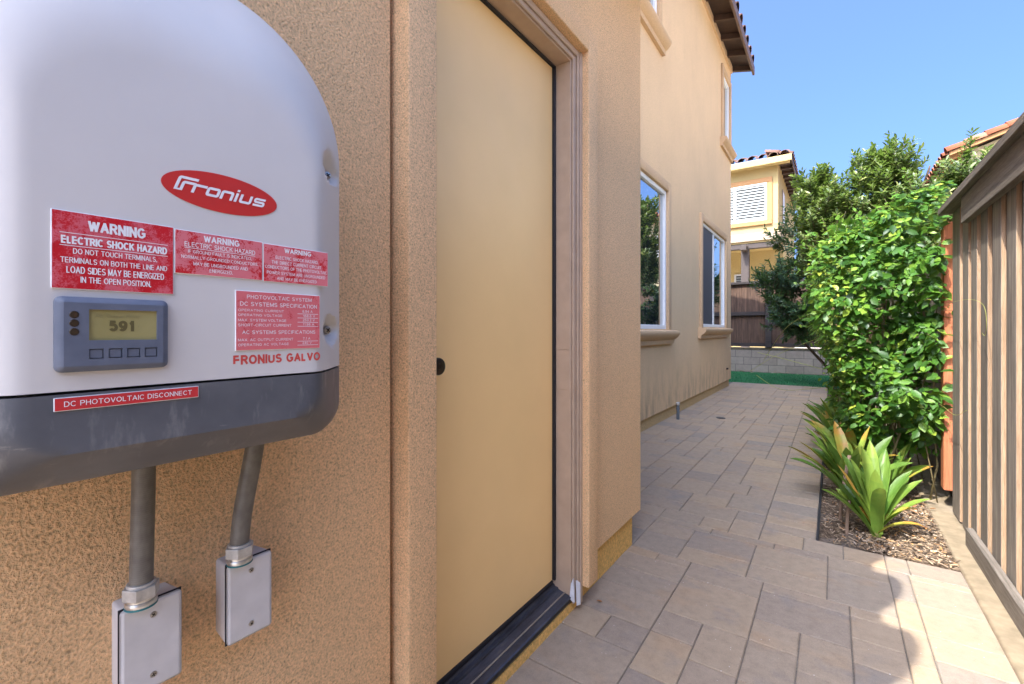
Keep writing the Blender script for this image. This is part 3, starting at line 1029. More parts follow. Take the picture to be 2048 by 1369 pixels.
# grotesque capitals as centre lines: width, strokes (cap height 1)
GL = {
    'A': (.70, [[(0, 0), (.35, 1), (.70, 0)], [(.12, .33), (.58, .33)]]),
    'B': (.61, [[(.34, .53)] + [(0, .53), (0, 1), (.34, 1)] + AR(.34, .765, .22, .235, 90, -90), [(0, .53), (0, 0), (.36, 0)] + AR(.36, .265, .25, .265, -90, 90)]),
    'C': (.70, [AR(.37, .5, .37, .5, 42, 318, 22)]),
    'D': (.66, [[(.28, 0), (0, 0), (0, 1), (.28, 1)] + AR(.28, .5, .38, .5, 90, -90, 18)]),
    'E': (.56, [[(.56, 0), (0, 0), (0, 1), (.55, 1)], [(0, .52), (.51, .52)]]),
    'F': (.53, [[(0, 0), (0, 1), (.53, 1)], [(0, .52), (.46, .52)]]),
    'G': (.74, [AR(.37, .5, .37, .5, 42, 316, 22) + [(.72, .22), (.72, .47), (.40, .47)]]),
    'H': (.62, [[(0, 0), (0, 1)], [(.62, 0), (.62, 1)], [(0, .53), (.62, .53)]]),
    'I': (.0, [[(0, 0), (0, 1)]]),
    'J': (.44, [[(.44, 1), (.44, .27)] + AR(.22, .25, .22, .25, 0, -180)]),
    'K': (.63, [[(0, 0), (0, 1)], [(.60, 1), (0, .38)], [(.22, .60), (.63, 0)]]),
    'L': (.48, [[(0, 1), (0, 0), (.48, 0)]]),
    'M': (.74, [[(0, 0), (0, 1), (.37, .06), (.74, 1), (.74, 0)]]),
    'N': (.62, [[(0, 0), (0, 1), (.62, 0), (.62, 1)]]),
    'O': (.76, [AR(.38, .5, .38, .5, 90, 450, 30)]),
    'P': (.58, [[(0, 0), (0, 1)], [(0, 1), (.33, 1)] + AR(.33, .73, .25, .27, 90, -90) + [(0, .46)]]),
    'R': (.62, [[(0, 0), (0, 1)], [(0, 1), (.35, 1)] + AR(.35, .75, .24, .25, 90, -90) + [(0, .50)], [(.33, .50), (.62, 0)]]),
    'S': (.60, [AR(.30, .745, .27, .255, 25, 270) + AR(.30, .25, .30, .25, 84, -160)]),
    'T': (.62, [[(0, 1), (.62, 1)], [(.31, 1), (.31, 0)]]),
    'U': (.62, [[(0, 1), (0, .31)] + AR(.31, .31, .31, .31, 180, 360) + [(.62, 1)]]),
    'V': (.66, [[(0, 1), (.33, 0), (.66, 1)]]),
    'W': (.98, [[(0, 1), (.25, .0), (.49, .94), (.73, .0), (.98, 1)]]),
    'X': (.64, [[(0, 0), (.64, 1)], [(0, 1), (.64, 0)]]),
    'Y': (.66, [[(0, 1), (.33, .44), (.33, 0)], [(.66, 1), (.33, .44)]]),
    'Z': (.60, [[(.02, 1), (.58, 1), (0, 0), (.60, 0)]]),
    '0': (.54, [AR(.27, .5, .27, .5, 90, 450, 26)]),
    '1': (.30, [[(.02, .74), (.14, .79), (.27, 1), (.27, 0)]]),
    '2': (.54, [AR(.27, .72, .26, .28, 170, -38) + [(0, 0), (.54, 0)]]),
    '4': (.56, [[(.42, 0), (.42, 1), (0, .29), (.56, .29)]]),
    '5': (.55, [[(.50, 1), (.11, 1), (.05, .50)] + AR(.27, .33, .28, .33, 138, -155)]),
    '6': (.55, [AR(.275, .31, .275, .31, 180, 540, 24), AR(.33, .42, .33, .58, 52, 182)]),
    '7': (.54, [[(0, 1), (.54, 1), (.20, 0)]]),
    '8': (.54, [AR(.27, .755, .23, .245, 90, 450, 22), AR(.27, .26, .27, .26, 90, 450, 22)]),
    '9': (.55, [AR(.275, .69, .275, .31, 0, 360, 24), AR(.22, .58, .33, .58, 2, -128)]),
    '.': (.04, [[(.02, -.06), (.02, .07)]]), ',': (.05, [[(.04, .07), (0, -.16)]]), '-': (.30, [[(0, .38), (.30, .38)]]), ' ': (.18, []),
}
def ribbon(mb, pts, wd, x):
    """flat stroke along (y, z) points with mitred corners"""
    P = []
    for p in pts:
        p = Vector(p)
        if not P or (p - P[-1]).length > 1e-7:
            P.append(p)
    closed = (P[0] - P[-1]).length < 1e-6 and len(P) > 3
    if closed:
        P.pop()
    n = len(P)
    L, Q = [], []
    for i in range(n):
        d0 = (P[i] - P[i - 1]).normalized() if (i > 0 or closed) else (P[1] - P[0]).normalized()
        d1 = (P[(i + 1) % n] - P[i]).normalized() if (i < n - 1 or closed) else d0
        d = d0 + d1
        d = d.normalized() if d.length > 1e-4 else d1
        nn = Vector((-d.y, d.x)) * (wd / 2 / max(0.70, d.dot(d1)))
        L.append((x, P[i].x + nn.x, P[i].y + nn.y))
        Q.append((x, P[i].x - nn.x, P[i].y - nn.y))
    for i in range(n if closed else n - 1):
        k = (i + 1) % n
        mb.quad(Q[i], Q[k], L[k], L[i])

def split_sharp(pts):
    """cut a centre line wherever it doubles back, so that each limb keeps its full weight"""
    out, cur = [], [pts[0]]
    for i in range(1, len(pts) - 1):
        cur.append(pts[i])
        a, b, c = Vector(pts[i - 1]), Vector(pts[i]), Vector(pts[i + 1])
        if (b - a).length > 1e-9 and (c - b).length > 1e-9 and (b - a).normalized().dot((c - b).normalized()) < -0.1:
            out.append(cur)
            cur = [pts[i]]
    cur.append(pts[-1])
    out.append(cur)
    return out

def draw_text(mb, s, y0, y1, z, h, x, weight):
    gap = 0.155 + weight * 0.92
    adv, pos = 0.0, []
    for ch in s:
        pos.append(adv)
        adv += GL[ch][0] + gap
    total = adv - gap
    wd = h * weight
    hh = h - wd
    k = (y1 - y0 - wd) / total
    for q, (ch, a) in enumerate(zip(s, pos)):
        for r_, st in enumerate(GL[ch][1]):
            line = [(y0 + wd / 2 + (a + u) * k, z + wd / 2 + v * hh) for u, v in st]
            for e_, part in enumerate(split_sharp(line)):
                part = [Vector(p) for p in part]
                if len(line) != len(part) or len(part) == 2:      # squared ends reach the cap line
                    if e_ > 0 or len(GL[ch][1]) >= 1:
                        for ia, ib in ((0, 1), (-1, -2)):
                            d = (part[ia] - part[ib]).normalized()
                            part[ia] = part[ia] + d * wd * (0.5 if abs(d.x) < 0.05 or abs(d.y) < 0.05 else 0.30) * (1 if len(part) == 2 else 0)
                ribbon(mb, part, wd, x + 0.0002 + 0.00003 * r_ + 0.00004 * e_)

def lettering(lines, x, mat, parent, bold=(), nm='lettering', base_bold=0.125):
    mb = MB()
    for (s, y0, y1, z, h) in lines:
        if s == 'rule':
            mb.quad((x + 0.0002, y0, z - 0.0003), (x + 0.0002, y1, z - 0.0003), (x + 0.0002, y1, z + 0.0003), (x + 0.0002, y0, z + 0.0003))
        else:
            draw_text(mb, s, y0, y1, z, h, x, (0.25 if s == '591' else 0.195) if s in bold else base_bold)
    return sheet(nm, mb, mat, parent)

W1 = [
  ('WARNING',0.1300,0.1772,1.2200,0.0111),
  ('ELECTRIC SHOCK HAZARD',0.1103,0.1968,1.2056,0.0078),
  ('DO NOT TOUCH TERMINALS.',0.1190,0.1875,1.1962,0.0054),
  ('TERMINALS ON BOTH THE LINE AND',0.1099,0.1968,1.1869,0.0055),
  ('LOAD SIDES MAY BE ENERGIZED',0.1142,0.1940,1.1769,0.0068),
  ('IN THE OPEN POSITION.',0.1245,0.1821,1.1680,0.0060),
  ('rule',0.1094,0.1973,1.2162,0.0005),
  ('rule',0.1094,0.1973,1.2038,0.0005),
]
W2 = [
  ('WARNING',0.2334,0.2734,1.2257,0.0078),
  ('ELECTRIC SHOCK HAZARD',0.2137,0.2925,1.2180,0.0057),
  ('IF GROUND FAULT IS INDICATED,',0.2172,0.2881,1.2109,0.0039),
  ('NORMALLY GROUNDED CONDUCTORS',0.2104,0.2954,1.2042,0.0038),
  ('MAY BE UNGROUNDED AND',0.2226,0.2833,1.1968,0.0041),
  ('ENERGIZED.',0.2395,0.2656,1.1901,0.0042),
  ('rule',0.2133,0.2925,1.2167,0.0005),
]
W3 = [
  ('WARNING',0.3311,0.3703,1.2262,0.0068),
  ('ELECTRIC SHOCK HAZARD.',0.3191,0.3813,1.2169,0.0044),
  ('THE DIRECT CURRENT CIRCUIT',0.3138,0.3859,1.2099,0.0044),
  ('CONDUCTORS OF THE PHOTOVOLTAIC',0.3051,0.3951,1.2032,0.0043),
  ('POWER SYSTEM ARE UNGROUNDED',0.3075,0.3922,1.1959,0.0041),
  ('AND MAY BE ENERGIZED',0.3210,0.3788,1.1888,0.0039),
]
SP = [
  ('PHOTOVOLTAIC SYSTEM',0.2824,0.3707,1.1613,0.0049),
  ('DC SYSTEMS SPECIFICATION',0.2741,0.3789,1.1519,0.0053),
  ('OPERATING CURRENT',0.2717,0.3303,1.1448,0.0031),
  ('OPERATING VOLTAGE',0.2717,0.3284,1.1387,0.0031),
  ('MAX. SYSTEM VOLTAGE',0.2717,0.3338,1.1320,0.0034),
  ('SHORT-CIRCUIT CURRENT',0.2717,0.3408,1.1256,0.0035),
  ('AC SYSTEMS SPECIFICATIONS',0.2767,0.3765,1.1157,0.0047),
  ('MAX. AC OUTPUT CURRENT',0.2717,0.3435,1.1066,0.0034),
  ('OPERATING AC VOLTAGE',0.2717,0.3373,1.1003,0.0033),
  ('8.94 A',0.3571,0.3722,1.1456,0.0035),
  ('168.6 V',0.3580,0.3760,1.1393,0.0033),
  ('259.2 V',0.3576,0.3755,1.1334,0.0033),
  ('11.98 A',0.3576,0.3746,1.1276,0.0031),
  ('7.1 A',0.3576,0.3688,1.1073,0.0035),
  ('240 V',0.3571,0.3707,1.1012,0.0031),
  ('rule',0.3498,0.3809,1.1438,0.0005),
  ('rule',0.3498,0.3809,1.1380,0.0005),
  ('rule',0.3498,0.3809,1.1320,0.0005),
  ('rule',0.3498,0.3809,1.1263,0.0005),
  ('rule',0.3498,0.3809,1.1053,0.0005),
  ('rule',0.3498,0.3809,1.0998,0.0005),
]
GV = [
  ('FRONIUS GALVO',0.2667,0.3853,1.0768,0.0121),
]
DI = [
  ('DC PHOTOVOLTAIC DISCONNECT',0.1126,0.2209,1.0456,0.0052),
]
LC = [
  ('591',0.1447,0.1663,1.1197,0.0107),
  ('AC Output Power',0.1343,0.1714,1.1333,0.0028),
]

def plate(nm, y0, y1, z0, z1, th, mat, label):
    mb = MB()
    mb.box(FX - 0.0005, FX + th - 0.0005, y0, y1, z0, z1, 0.0004)
    p = build(nm, mb, M['plate_edge'], inv)
    p['label'] = label
    mb = MB()
    e = 0.0007
    x = FX + th - 0.0003
    mb.quad((x, y0 + e, z0 + e), (x, y1 - e, z0 + e), (x, y1 - e, z1 - e), (x, y0 + e, z1 - e))
    sheet('plate_face', mb, M[mat], p)
    return p
XP = FX + 0.002
p = plate('warning_plate', 0.1035, 0.2032, 1.1610, 1.2378, 0.002, 'plate1', 'largest red warning plate, about touching terminals')
lettering(W1, XP - 0.0002, M['white_ink'], p, ('WARNING', 'ELECTRIC SHOCK HAZARD'))
p = plate('warning_plate', 0.2040, 0.3021, 1.1858, 1.2366, 0.002, 'plate2', 'middle red warning plate, about ground fault')
lettering(W2, XP - 0.0002, M['white_ink'], p, ('WARNING',))
p = plate('warning_plate', 0.3029, 0.3972, 1.1852, 1.2357, 0.002, 'plate2', 'right hand red warning plate, about the direct current circuit')
lettering(W3, XP - 0.0002, M['white_ink'], p, ('WARNING',), base_bold=0.125)
p = plate('specification_plate', 0.2690, 0.3842, 1.0945, 1.1712, 0.002, 'plate3', 'faded red plate listing currents and voltages')
lettering(SP, XP - 0.0002, M['white_ink'], p)
p = plate('disconnect_plate', 0.1055, 0.2283, 1.0415, 1.0548, 0.002, 'plate4', 'narrow red strip plate on the dark lower cover')
lettering(DI, XP - 0.0002, M['white_ink'], p)
lettering(GV, FX, M['red_ink'], inv, (), 'model_lettering', 0.22)

# ---- oval badge with the maker's lettering, drawn as slanted strokes
mb = MB()
cy, cz, ra, rb = 0.2565, 1.2885, 0.0650, 0.0232
mb.prism([(FX - 0.0003, cy + ra * math.cos(2 * math.pi * k / 64), cz + rb * math.sin(2 * math.pi * k / 64)) for k in range(64)], (0.0009, 0, 0))
bd = build('oval_badge', mb, M['logo_red'], inv)
LXo = FX + 0.0008
def stroke(mb, pts, wd, shear=0.36, rnd=0.0018):
    """flat stroke along a polyline in (y, z), corners rounded, then slanted"""
    P = []
    for i, p in enumerate(pts):
        p = Vector(p)
        if 0 < i < len(pts) - 1:
            a, b = Vector(pts[i - 1]), Vector(pts[i + 1])
            r = min(rnd, (p - a).length * 0.48, (b - p).length * 0.48)
            q0, q1 = p + (a - p).normalized() * r, p + (b - p).normalized() * r
            for k in range(6):
                u = k / 5
                P.append(q0 * (1 - u) ** 2 + p * 2 * u * (1 - u) + q1 * u * u)
        else:
            P.append(p)
    L, Rr = [], []
    for i, p in enumerate(P):
        d0 = (P[i] - P[i - 1]).normalized() if i > 0 else (P[1] - P[0]).normalized()
        d1 = (P[i + 1] - P[i]).normalized() if i < len(P) - 1 else d0
        d = (d0 + d1).normalized()
        nn = Vector((-d.y, d.x)) * (wd / 2 / max(0.5, d.dot(d1)))
        L.append(p + nn)
        Rr.append(p - nn)
    def to3(v):
        return (LXo + 0.0002 + 0.00003 * stroke.n, v.x + (v.y - 1.2826) * shear, v.y)
    stroke.n += 1
    for i in range(len(P) - 1):
        mb.quad(to3(Rr[i]), to3(Rr[i + 1]), to3(L[i + 1]), to3(L[i]))
mb = MB()
stroke.n = 0
zb, zx, zt = 1.2820, 1.2934, 1.2992
wd = 0.0031
zbm, zxm = zb + wd / 2, zx - wd / 2
stroke(mb, [(0.2047, zb), (0.2047, zt - wd / 2), (0.2232, zt - wd / 2)], wd)
stroke(mb, [(0.2047, zb + 0.0010), (0.2095, zb + 0.0010)], 0.0020)
stroke(mb, [(0.2100, zb), (0.2100, zx + 0.0006 - wd / 2), (0.2222, zx + 0.0006 - wd / 2)], wd)
stroke(mb, [(0.2218, zb), (0.2218, zxm), (0.2345, zxm)], wd)
stroke(mb, [(0.2420, zbm), (0.2364, zbm), (0.2364, zxm), (0.2478, zxm), (0.2478, zbm), (0.2419, zbm)], wd)
stroke(mb, [(0.2520, zb), (0.2520, zxm), (0.2632, zxm), (0.2632, zb)], wd)
stroke(mb, [(0.2682, zb), (0.2682, zx)], wd)
stroke(mb, [(0.2682, zx + 0.0018), (0.2682, zx + 0.0045)], wd)
stroke(mb, [(0.2738, zx), (0.2738, zbm), (0.2852, zbm), (0.2852, zx)], wd)
stroke(mb, [(0.3030, zxm), (0.2905, zxm), (0.2905, (zb + zx) / 2), (0.3020, (zb + zx) / 2), (0.3020, zbm), (0.2892, zbm)], 0.0028)
bmesh.ops.recalc_face_normals(mb.bm, faces=mb.bm.faces[:])
for f in mb.bm.faces:
    if f.normal.x < 0:
        f.normal_flip()
sheet('lettering', mb, M['white_ink'], bd)

# ---- display unit
dsp_y0, dsp_y1, dsp_z0, dsp_z1 = 0.1053, 0.1972, 1.0790, 1.1538
XQ = FX + 0.008
mb = MB()
SC = (0.1296, 0.1858, 1.1104, 1.1414)
BT = [(0.1297 + k * 0.0150, 0.1297 + k * 0.0150 + 0.0112, 1.0918, 1.1018) for k in range(4)]
fy0, fy1, fz0, fz1 = dsp_y0 + 0.006, dsp_y1 - 0.006, dsp_z0 + 0.006, dsp_z1 - 0.006
mb.wall_with_holes(XQ, (fy0, fy1), (fz0, fz1), [SC] + BT, 0.0022)
# bevelled rim
def rr4(y0, y1, z0, z1, r, K=5):
    return rrect(y0, y1, z0, z1, r, r, 2, K)
outs = [(FX - 0.0004, 0.0, 0.006), (FX + 0.0035, 0.0002, 0.006), (FX + 0.0068, 0.0032, 0.0045), (XQ, 0.006, 0.003)]
def ring(x, ins, r):
    pts = []
    for (y, z) in rrect(dsp_y0 + ins, dsp_y1 - ins, dsp_z0 + ins, dsp_z1 - ins, r, r, 4, 5):
        pts.append(mb.bm.verts.new((x, y, z)))
    return pts
rg = [ring(*o_) for o_ in outs[:-1]]
last = []
for (y, z) in rrect(dsp_y0 + 0.006, dsp_y1 - 0.006, dsp_z0 + 0.006, dsp_z1 - 0.006, 1e-4, 1e-4, 4, 5):
    last.append(mb.bm.verts.new((XQ, y, z)))
rg.append(last)
for i in range(len(rg) - 1):
    for k in range(len(last)):
        k2 = (k + 1) % len(last)
        f = mb.bm.faces.new((rg[i][k], rg[i][k2], rg[i + 1][k2], rg[i + 1][k]))
ds = sheet('display_unit', mb, M['display'], inv, smooth=30)
mb = MB()
mb.quad((XQ - 0.0021, SC[0], SC[2]), (XQ - 0.0021, SC[1], SC[2]), (XQ - 0.0021, SC[1], SC[3]), (XQ - 0.0021, SC[0], SC[3]))
sheet('screen', mb, M['lcd'], ds)
lettering([('591', 0.1452, 0.1662, 1.1193, 0.0112)], XQ - 0.0021, M['lcd_ink'], ds, ('591',))
mb = MB()
text_mesh(mb, 'AC  Output  Power', 0.1345, 0.1712, 1.1335, 0.0028, XQ - 0.0021)
text_mesh(mb, 'W', 0.1690, 0.1706, 1.1240, 0.0016, XQ - 0.0021)
sheet('faint_lettering', mb, M['lcd_faint'], ds)
for bt in BT:
    mb = MB()
    mb.box(XQ - 0.0030, XQ - 0.0010, bt[0] + 0.0005, bt[1] - 0.0005, bt[2] + 0.0005, bt[3] - 0.0005, 0.0005)
    build('button', mb, M['display'], ds)
for z in (1.1358, 1.1275, 1.1190):
    mb = MB()
    t = bmesh.new()
    bmesh.ops.create_cone(t, cap_ends=False, segments=24, radius1=0.0038, radius2=0.0032, depth=0.0008)
    mb.add(t, Matrix.Translation((XQ + 0.0003, 0.1187, z)) @ Matrix.Rotation(R(90), 4, 'Y'))
    mb.cyl((XQ - 0.0002, 0.1187, z), (1, 0, 0), 0.0032, 0.0010, 24)
    build('indicator_light', mb, simple('dark_lens', (0.035, 0.022, 0.012), 0.15, 0.6), ds, smooth=40)

# ================================================================= JUNCTION BOXES AND CONDUITS
def junction_box(y0, y1, z0, z1, label, warp):
    t = thing('junction_box', label, 'junction box', (XW, (y0 + y1) / 2, z0), 'grey metal junction boxes under the inverter')
    mb = MB()
    t_ = bmesh.new()
    bmesh.ops.create_cube(t_, size=1.0)
    for v in t_.verts:                               # the sides draft in slightly towards the wall
        k = 0.0035 if v.co.x < 0 else 0.0
        v.co = Vector(((-0.845 - 0.7975) / 2 + v.co.x * (0.845 - 0.7975), (y0 + y1) / 2 + v.co.y * (y1 - y0 - 2 * k), (z0 + z1) / 2 + v.co.z * (z1 - z0 - 2 * k)))
    bmesh.ops.bevel(t_, geom=t_.edges[:], offset=0.004, segments=3, affect='EDGES', profile=0.5)
    mb.add(t_)
    build('box', mb, M['white_metal'], t, smooth=40)
    mb = MB()
    mb.box(-0.7976, -0.7955, y0 - 0.0012, y1 + 0.0012, z0 - 0.0012, z1 + 0.0012, 0.0005)
    build('gasket', mb, M['seal'], t)
    mb = MB()
    mb.box(-0.7954, -0.7895, y0, y1, z0, z1, 0.0042, 2)
    cv = build('cover_plate', mb, M['white_metal'], t)
    for z in (z1 - 0.020, z0 + 0.020):
        screw(-0.7892, (y0 + y1) / 2 + 0.001, z, 0.0042, parent=cv, h=0.0016)
    return t
b1 = junction_box(0.2005, 0.2720, 0.612, 0.737, 'grey metal junction box with a screwed cover, nearer and lower of the pair', 0)
b2 = junction_box(0.3345, 0.4045, 0.6145, 0.7425, 'grey metal junction box with a screwed cover, farther right and higher, under the bent conduit', 0)

def conduit(pts, rad, ztop, nut_dir, label):
    t = thing('conduit', label, 'conduit', pts[-1], 'grey conduits between inverter and junction boxes')
    mb = MB()
    mb.tube(pts, rad, 28)
    build('tube', mb, M['conduit'], t, smooth=60)
    x, y, _ = pts[-1]
    mb = MB()
    mb.cyl((x, y, ztop + 0.0045), (0, 0, 1), 0.0185, 0.009, 32, bev=0.003)
    mb.cyl((x, y, ztop + 0.0105), (0, 0, 1), 0.0165, 0.004, 32)
    rg = build('ring', mb, M['zinc'], t, smooth=40)
    mb = MB()
    mb.cyl((x, y, ztop + 0.0008), (0, 0, 1), 0.0188, 0.0022, 32)
    build('seal_ring', mb, M['teal'], rg)
    mb = MB()
    mb.cyl((x, y, ztop + 0.0205), (0, 0, 1), 0.0212, 0.0165, 6, bev=0.0012)
    mb.cyl((x, y, ztop + 0.0302), (0, 0, 1), 0.0165, 0.005, 28, bev=0.001)
    build('hex_nut', mb, M['zincold'], t)
    return t
conduit([(-0.79, 0.2265, 0.975), (-0.79, 0.226, 0.90), (-0.790, 0.2245, 0.83), (-0.791, 0.2235, 0.755)], 0.0136, 0.737, 0, 'straight grey conduit with printed marks, nearer of the two below the inverter')
pts = []
for k in range(13):
    u = k / 12
    s = u * u * (3 - 2 * u)
    pts.append((-0.779 - 0.012 * s, 0.3755 - 0.0225 * s, 0.985 - u * (0.985 - 0.765)))
conduit(pts, 0.0140, 0.7425, 0, 'bent grey conduit curving down to the higher junction box')
# ================================================================= FENCES
rf_ = random.Random(21)
def set_tint(o, vals):
    at = o.data.attributes.new('tint', 'FLOAT', 'FACE')
    at.data.foreach_set('value', vals)

def tinted(mb, tn, fn, tv):
    n0 = len(mb.bm.faces)
    fn()
    tn += [tv] * (len(mb.bm.faces) - n0)

FXB = 0.60
fence = thing('wooden_fence', 'weathered grey-brown board fence with a wide cap and red end post', 'fence', (0.62, 3.0, 0))
mb, tn = MB(), []
y = 3.83
i = 0
while y > -1.2:
    wdt = 0.120 + rf_.uniform(-0.006, 0.008)
    if i == 0:
        wdt = 0.19
    dx = rf_.uniform(-0.002, 0.002)
    n0 = len(mb.bm.faces)
    mb.mi = 0
    mb.box(FXB + dx, FXB + 0.0175 + dx, y - wdt, y, 0.01 + rf_.uniform(0, 0.01), 1.835, 0.0012)
    tn += [rf_.random()] * (len(mb.bm.faces) - n0)
    y -= wdt + 0.076 + rf_.uniform(-0.004, 0.006)
    i += 1
me = bpy.data.meshes.new('front_boards')
bmesh.ops.recalc_face_normals(mb.bm, faces=mb.bm.faces[:])
for f in mb.bm.faces:                                # sawn edges are less weathered than the faces
    if f.normal.y < -0.9:
        f.material_index = 1
mb.bm.to_mesh(me)
mb.bm.free()
o = link('front_boards', me, [M['board'], M['board_side']], fence)
set_tint(o, tn)
mb, tn = MB(), []
y = 3.75
while y > -1.2:
    tinted(mb, tn, lambda: mb.box(FXB + 0.0205, FXB + 0.040, y - 0.19, y, 0.02, 1.835, 0.001), rf_.random())
    y -= 0.1965
set_tint(build('back_boards', mb, M['board'], fence), tn)
mb = MB()
mb.box(FXB - 0.036, FXB - 0.0025, -1.2, 3.39, 1.695, 1.835, 0.002)
set_tint(build('trim_board', mb, M['cap'], fence), [0.2] * 26)
mb = MB()
mb.box(FXB - 0.062, FXB + 0.10, -1.2, 3.86, 1.8365, 1.876, 0.003)
o = build('cap_board', mb, M['cap'], fence)
set_tint(o, [0.35] * len(o.data.polygons))
mb = MB()
mb.box(FXB - 0.034, FXB - 0.0025, -1.2, 3.30, 0.004, 0.098, 0.003)
o = build('kick_board', mb, M['cap'], fence)
set_tint(o, [0.15] * len(o.data.polygons))
mb = MB()
mb.box(FXB - 0.030, FXB + 0.062, 3.895, 3.985, 0.12, 1.80, 0.004)
o = build('post', mb, M['redpost'], fence)
o['label'] = 'red stained post at the end of the fence'
set_tint(o, [0.25] * len(o.data.polygons))

# the fence carries on behind the vine
fb = thing('wooden_fence', 'plain board fence running on behind the climbing vine', 'fence', (0.70, 8.0, 0))
mb, tn = MB(), []
y = 13.8
while y > 3.95:
    tinted(mb, tn, lambda: mb.box(0.68, 0.70, y - 0.142, y, -0.1, 1.72, 0.001), rf_.random())
    y -= 0.143
set_tint(build('boards', mb, M['board'], fb), tn)
mb = MB()
mb.box(0.64, 0.76, 4.05, 13.8, 1.721, 1.76, 0.002)
o = build('cap_board', mb, M['cap'], fb)
set_tint(o, [0.3] * len(o.data.polygons))

# kerb / mow strip at the fence foot
mb = MB()
bm = mb.bm
n = 150
rows = []
for i in range(n + 1):
    y = -2.45 + 11.5 * i / n
    j = noise.noise(Vector((y * 2.3, 1.0, 0)))
    j2 = noise.noise(Vector((y * 9, 7.0, 0)))
    xi = 0.4935 + 0.003 * j + 0.003 * j2
    zt = 0.006 + 0.006 * j + 0.002 * j2
    rows.append([bm.verts.new(p) for p in [(xi, y, -0.09), (xi, y, zt - 0.006), (xi + 0.008, y, zt), (0.545, y, zt + 0.002 * j2), (0.575, y, zt), (0.66, y, zt - 0.004), (0.66, y, -0.09)]])
for i in range(n):
    for k in range(6):
        f = bm.faces.new((rows[i][k], rows[i][k + 1], rows[i + 1][k + 1], rows[i + 1][k])); f.smooth = True
tag(build('kerb_strip', mb, M['concrete']), 'pale rough concrete kerb at the foot of the board fence', 'kerb', kind='structure')

# back boundary: block wall with dark fence on top
bw = thing('block_wall', 'low grey concrete block wall behind the strip of turf', 'wall', (-2, 13.9, 0))
mb = MB()
mb.box(-9, 4.2, 13.9, 14.09, -0.1, 0.632, 0.004)
build('blocks', mb, M['block'], bw)
mb = MB()
mb.box(-9, 4.2, 13.88, 14.11, 0.633, 0.668, 0.008, 2)
build('wall_cap', mb, M['concrete'], bw)
bf = thing('back_fence', 'dark brown stained wooden fence standing on the low block wall', 'fence', (-2, 14.0, 0.67))
mb, tn = MB(), []
x = -8.9
while x < 4.2:
    wdt = 0.135 + rf_.uniform(-0.01, 0.01)
    dz = rf_.uniform(-0.01, 0.01)
    yo = rf_.uniform(-0.004, 0.004)
    tinted(mb, tn, lambda: mb.box(x, x + wdt, 14.0 + yo, 14.02 + yo, 0.71, 2.40 + dz, 0.002), rf_.random())
    x += wdt + 0.004
set_tint(build('boards', mb, M['darkboard'], bf), tn)
mb = MB()
mb.box(-8.9, 4.2, 14.026, 14.04, 0.71, 2.39)
o = build('added_gap_backing', mb, M['darkrail'], bf)  # added dark sheet, keeps light from showing through the gaps between boards
set_tint(o, [0.2] * 6)
for z0, z1 in ((0.69, 0.79), (1.54, 1.64)):
    mb = MB()
    mb.box(-8.9, 4.2, 13.945, 13.995, z0, z1, 0.003)
    o = build('rail', mb, M['darkrail'], bf)
    set_tint(o, [0.2] * len(o.data.polygons))
mb = MB()
mb.box(-8.9, 4.2, 13.93, 14.07, 2.40, 2.47, 0.004)
o = build('cap_board', mb, M['darkrail'], bf)
set_tint(o, [0.3] * len(o.data.polygons))
for px in (-6.4, -3.95, -1.40, 1.05, 3.4):
    mb = MB()
    mb.box(px - 0.07, px + 0.07, 13.86, 13.944, 0.6695, 2.46, 0.004)
    o = build('post', mb, M['darkrail'], bf)
    set_tint(o, [0.3] * len(o.data.polygons))

# turf strip
ground_sheet('turf', -9, 0.62, 10.945, 13.9, -0.008, M['turf'], 'structure', 30, 12, 0.006, 'strip of green turf between the pavers and the block wall', 'turf')
rt = random.Random(4)
bm = bmesh.new()
for k in range(9000):
    x, y = rt.uniform(-4.2, 0.5), rt.uniform(10.95, 13.88)
    a = rt.uniform(0, 6.28)
    h = rt.uniform(0.02, 0.045)
    l = Vector((math.cos(a), math.sin(a), 0)) * 0.004
    t = Vector((rt.uniform(-0.015, 0.015), rt.uniform(-0.015, 0.015), h))
    p = Vector((x, y, -0.01))
    bm.faces.new([bm.verts.new(v) for v in (p - l, p + l, p + t)])
me = bpy.data.meshes.new('turf_blades')
bm.to_mesh(me); bm.free()
tag(link('turf_blades', me, M['turf_blade']), 'short green blades of the turf strip', 'grass', kind='stuff')
rowk = thing('dry_leaves', 'scattered dry leaves along the foot of the block wall', 'leaf litter', (-1.5, 13.8, 0)) if False else None

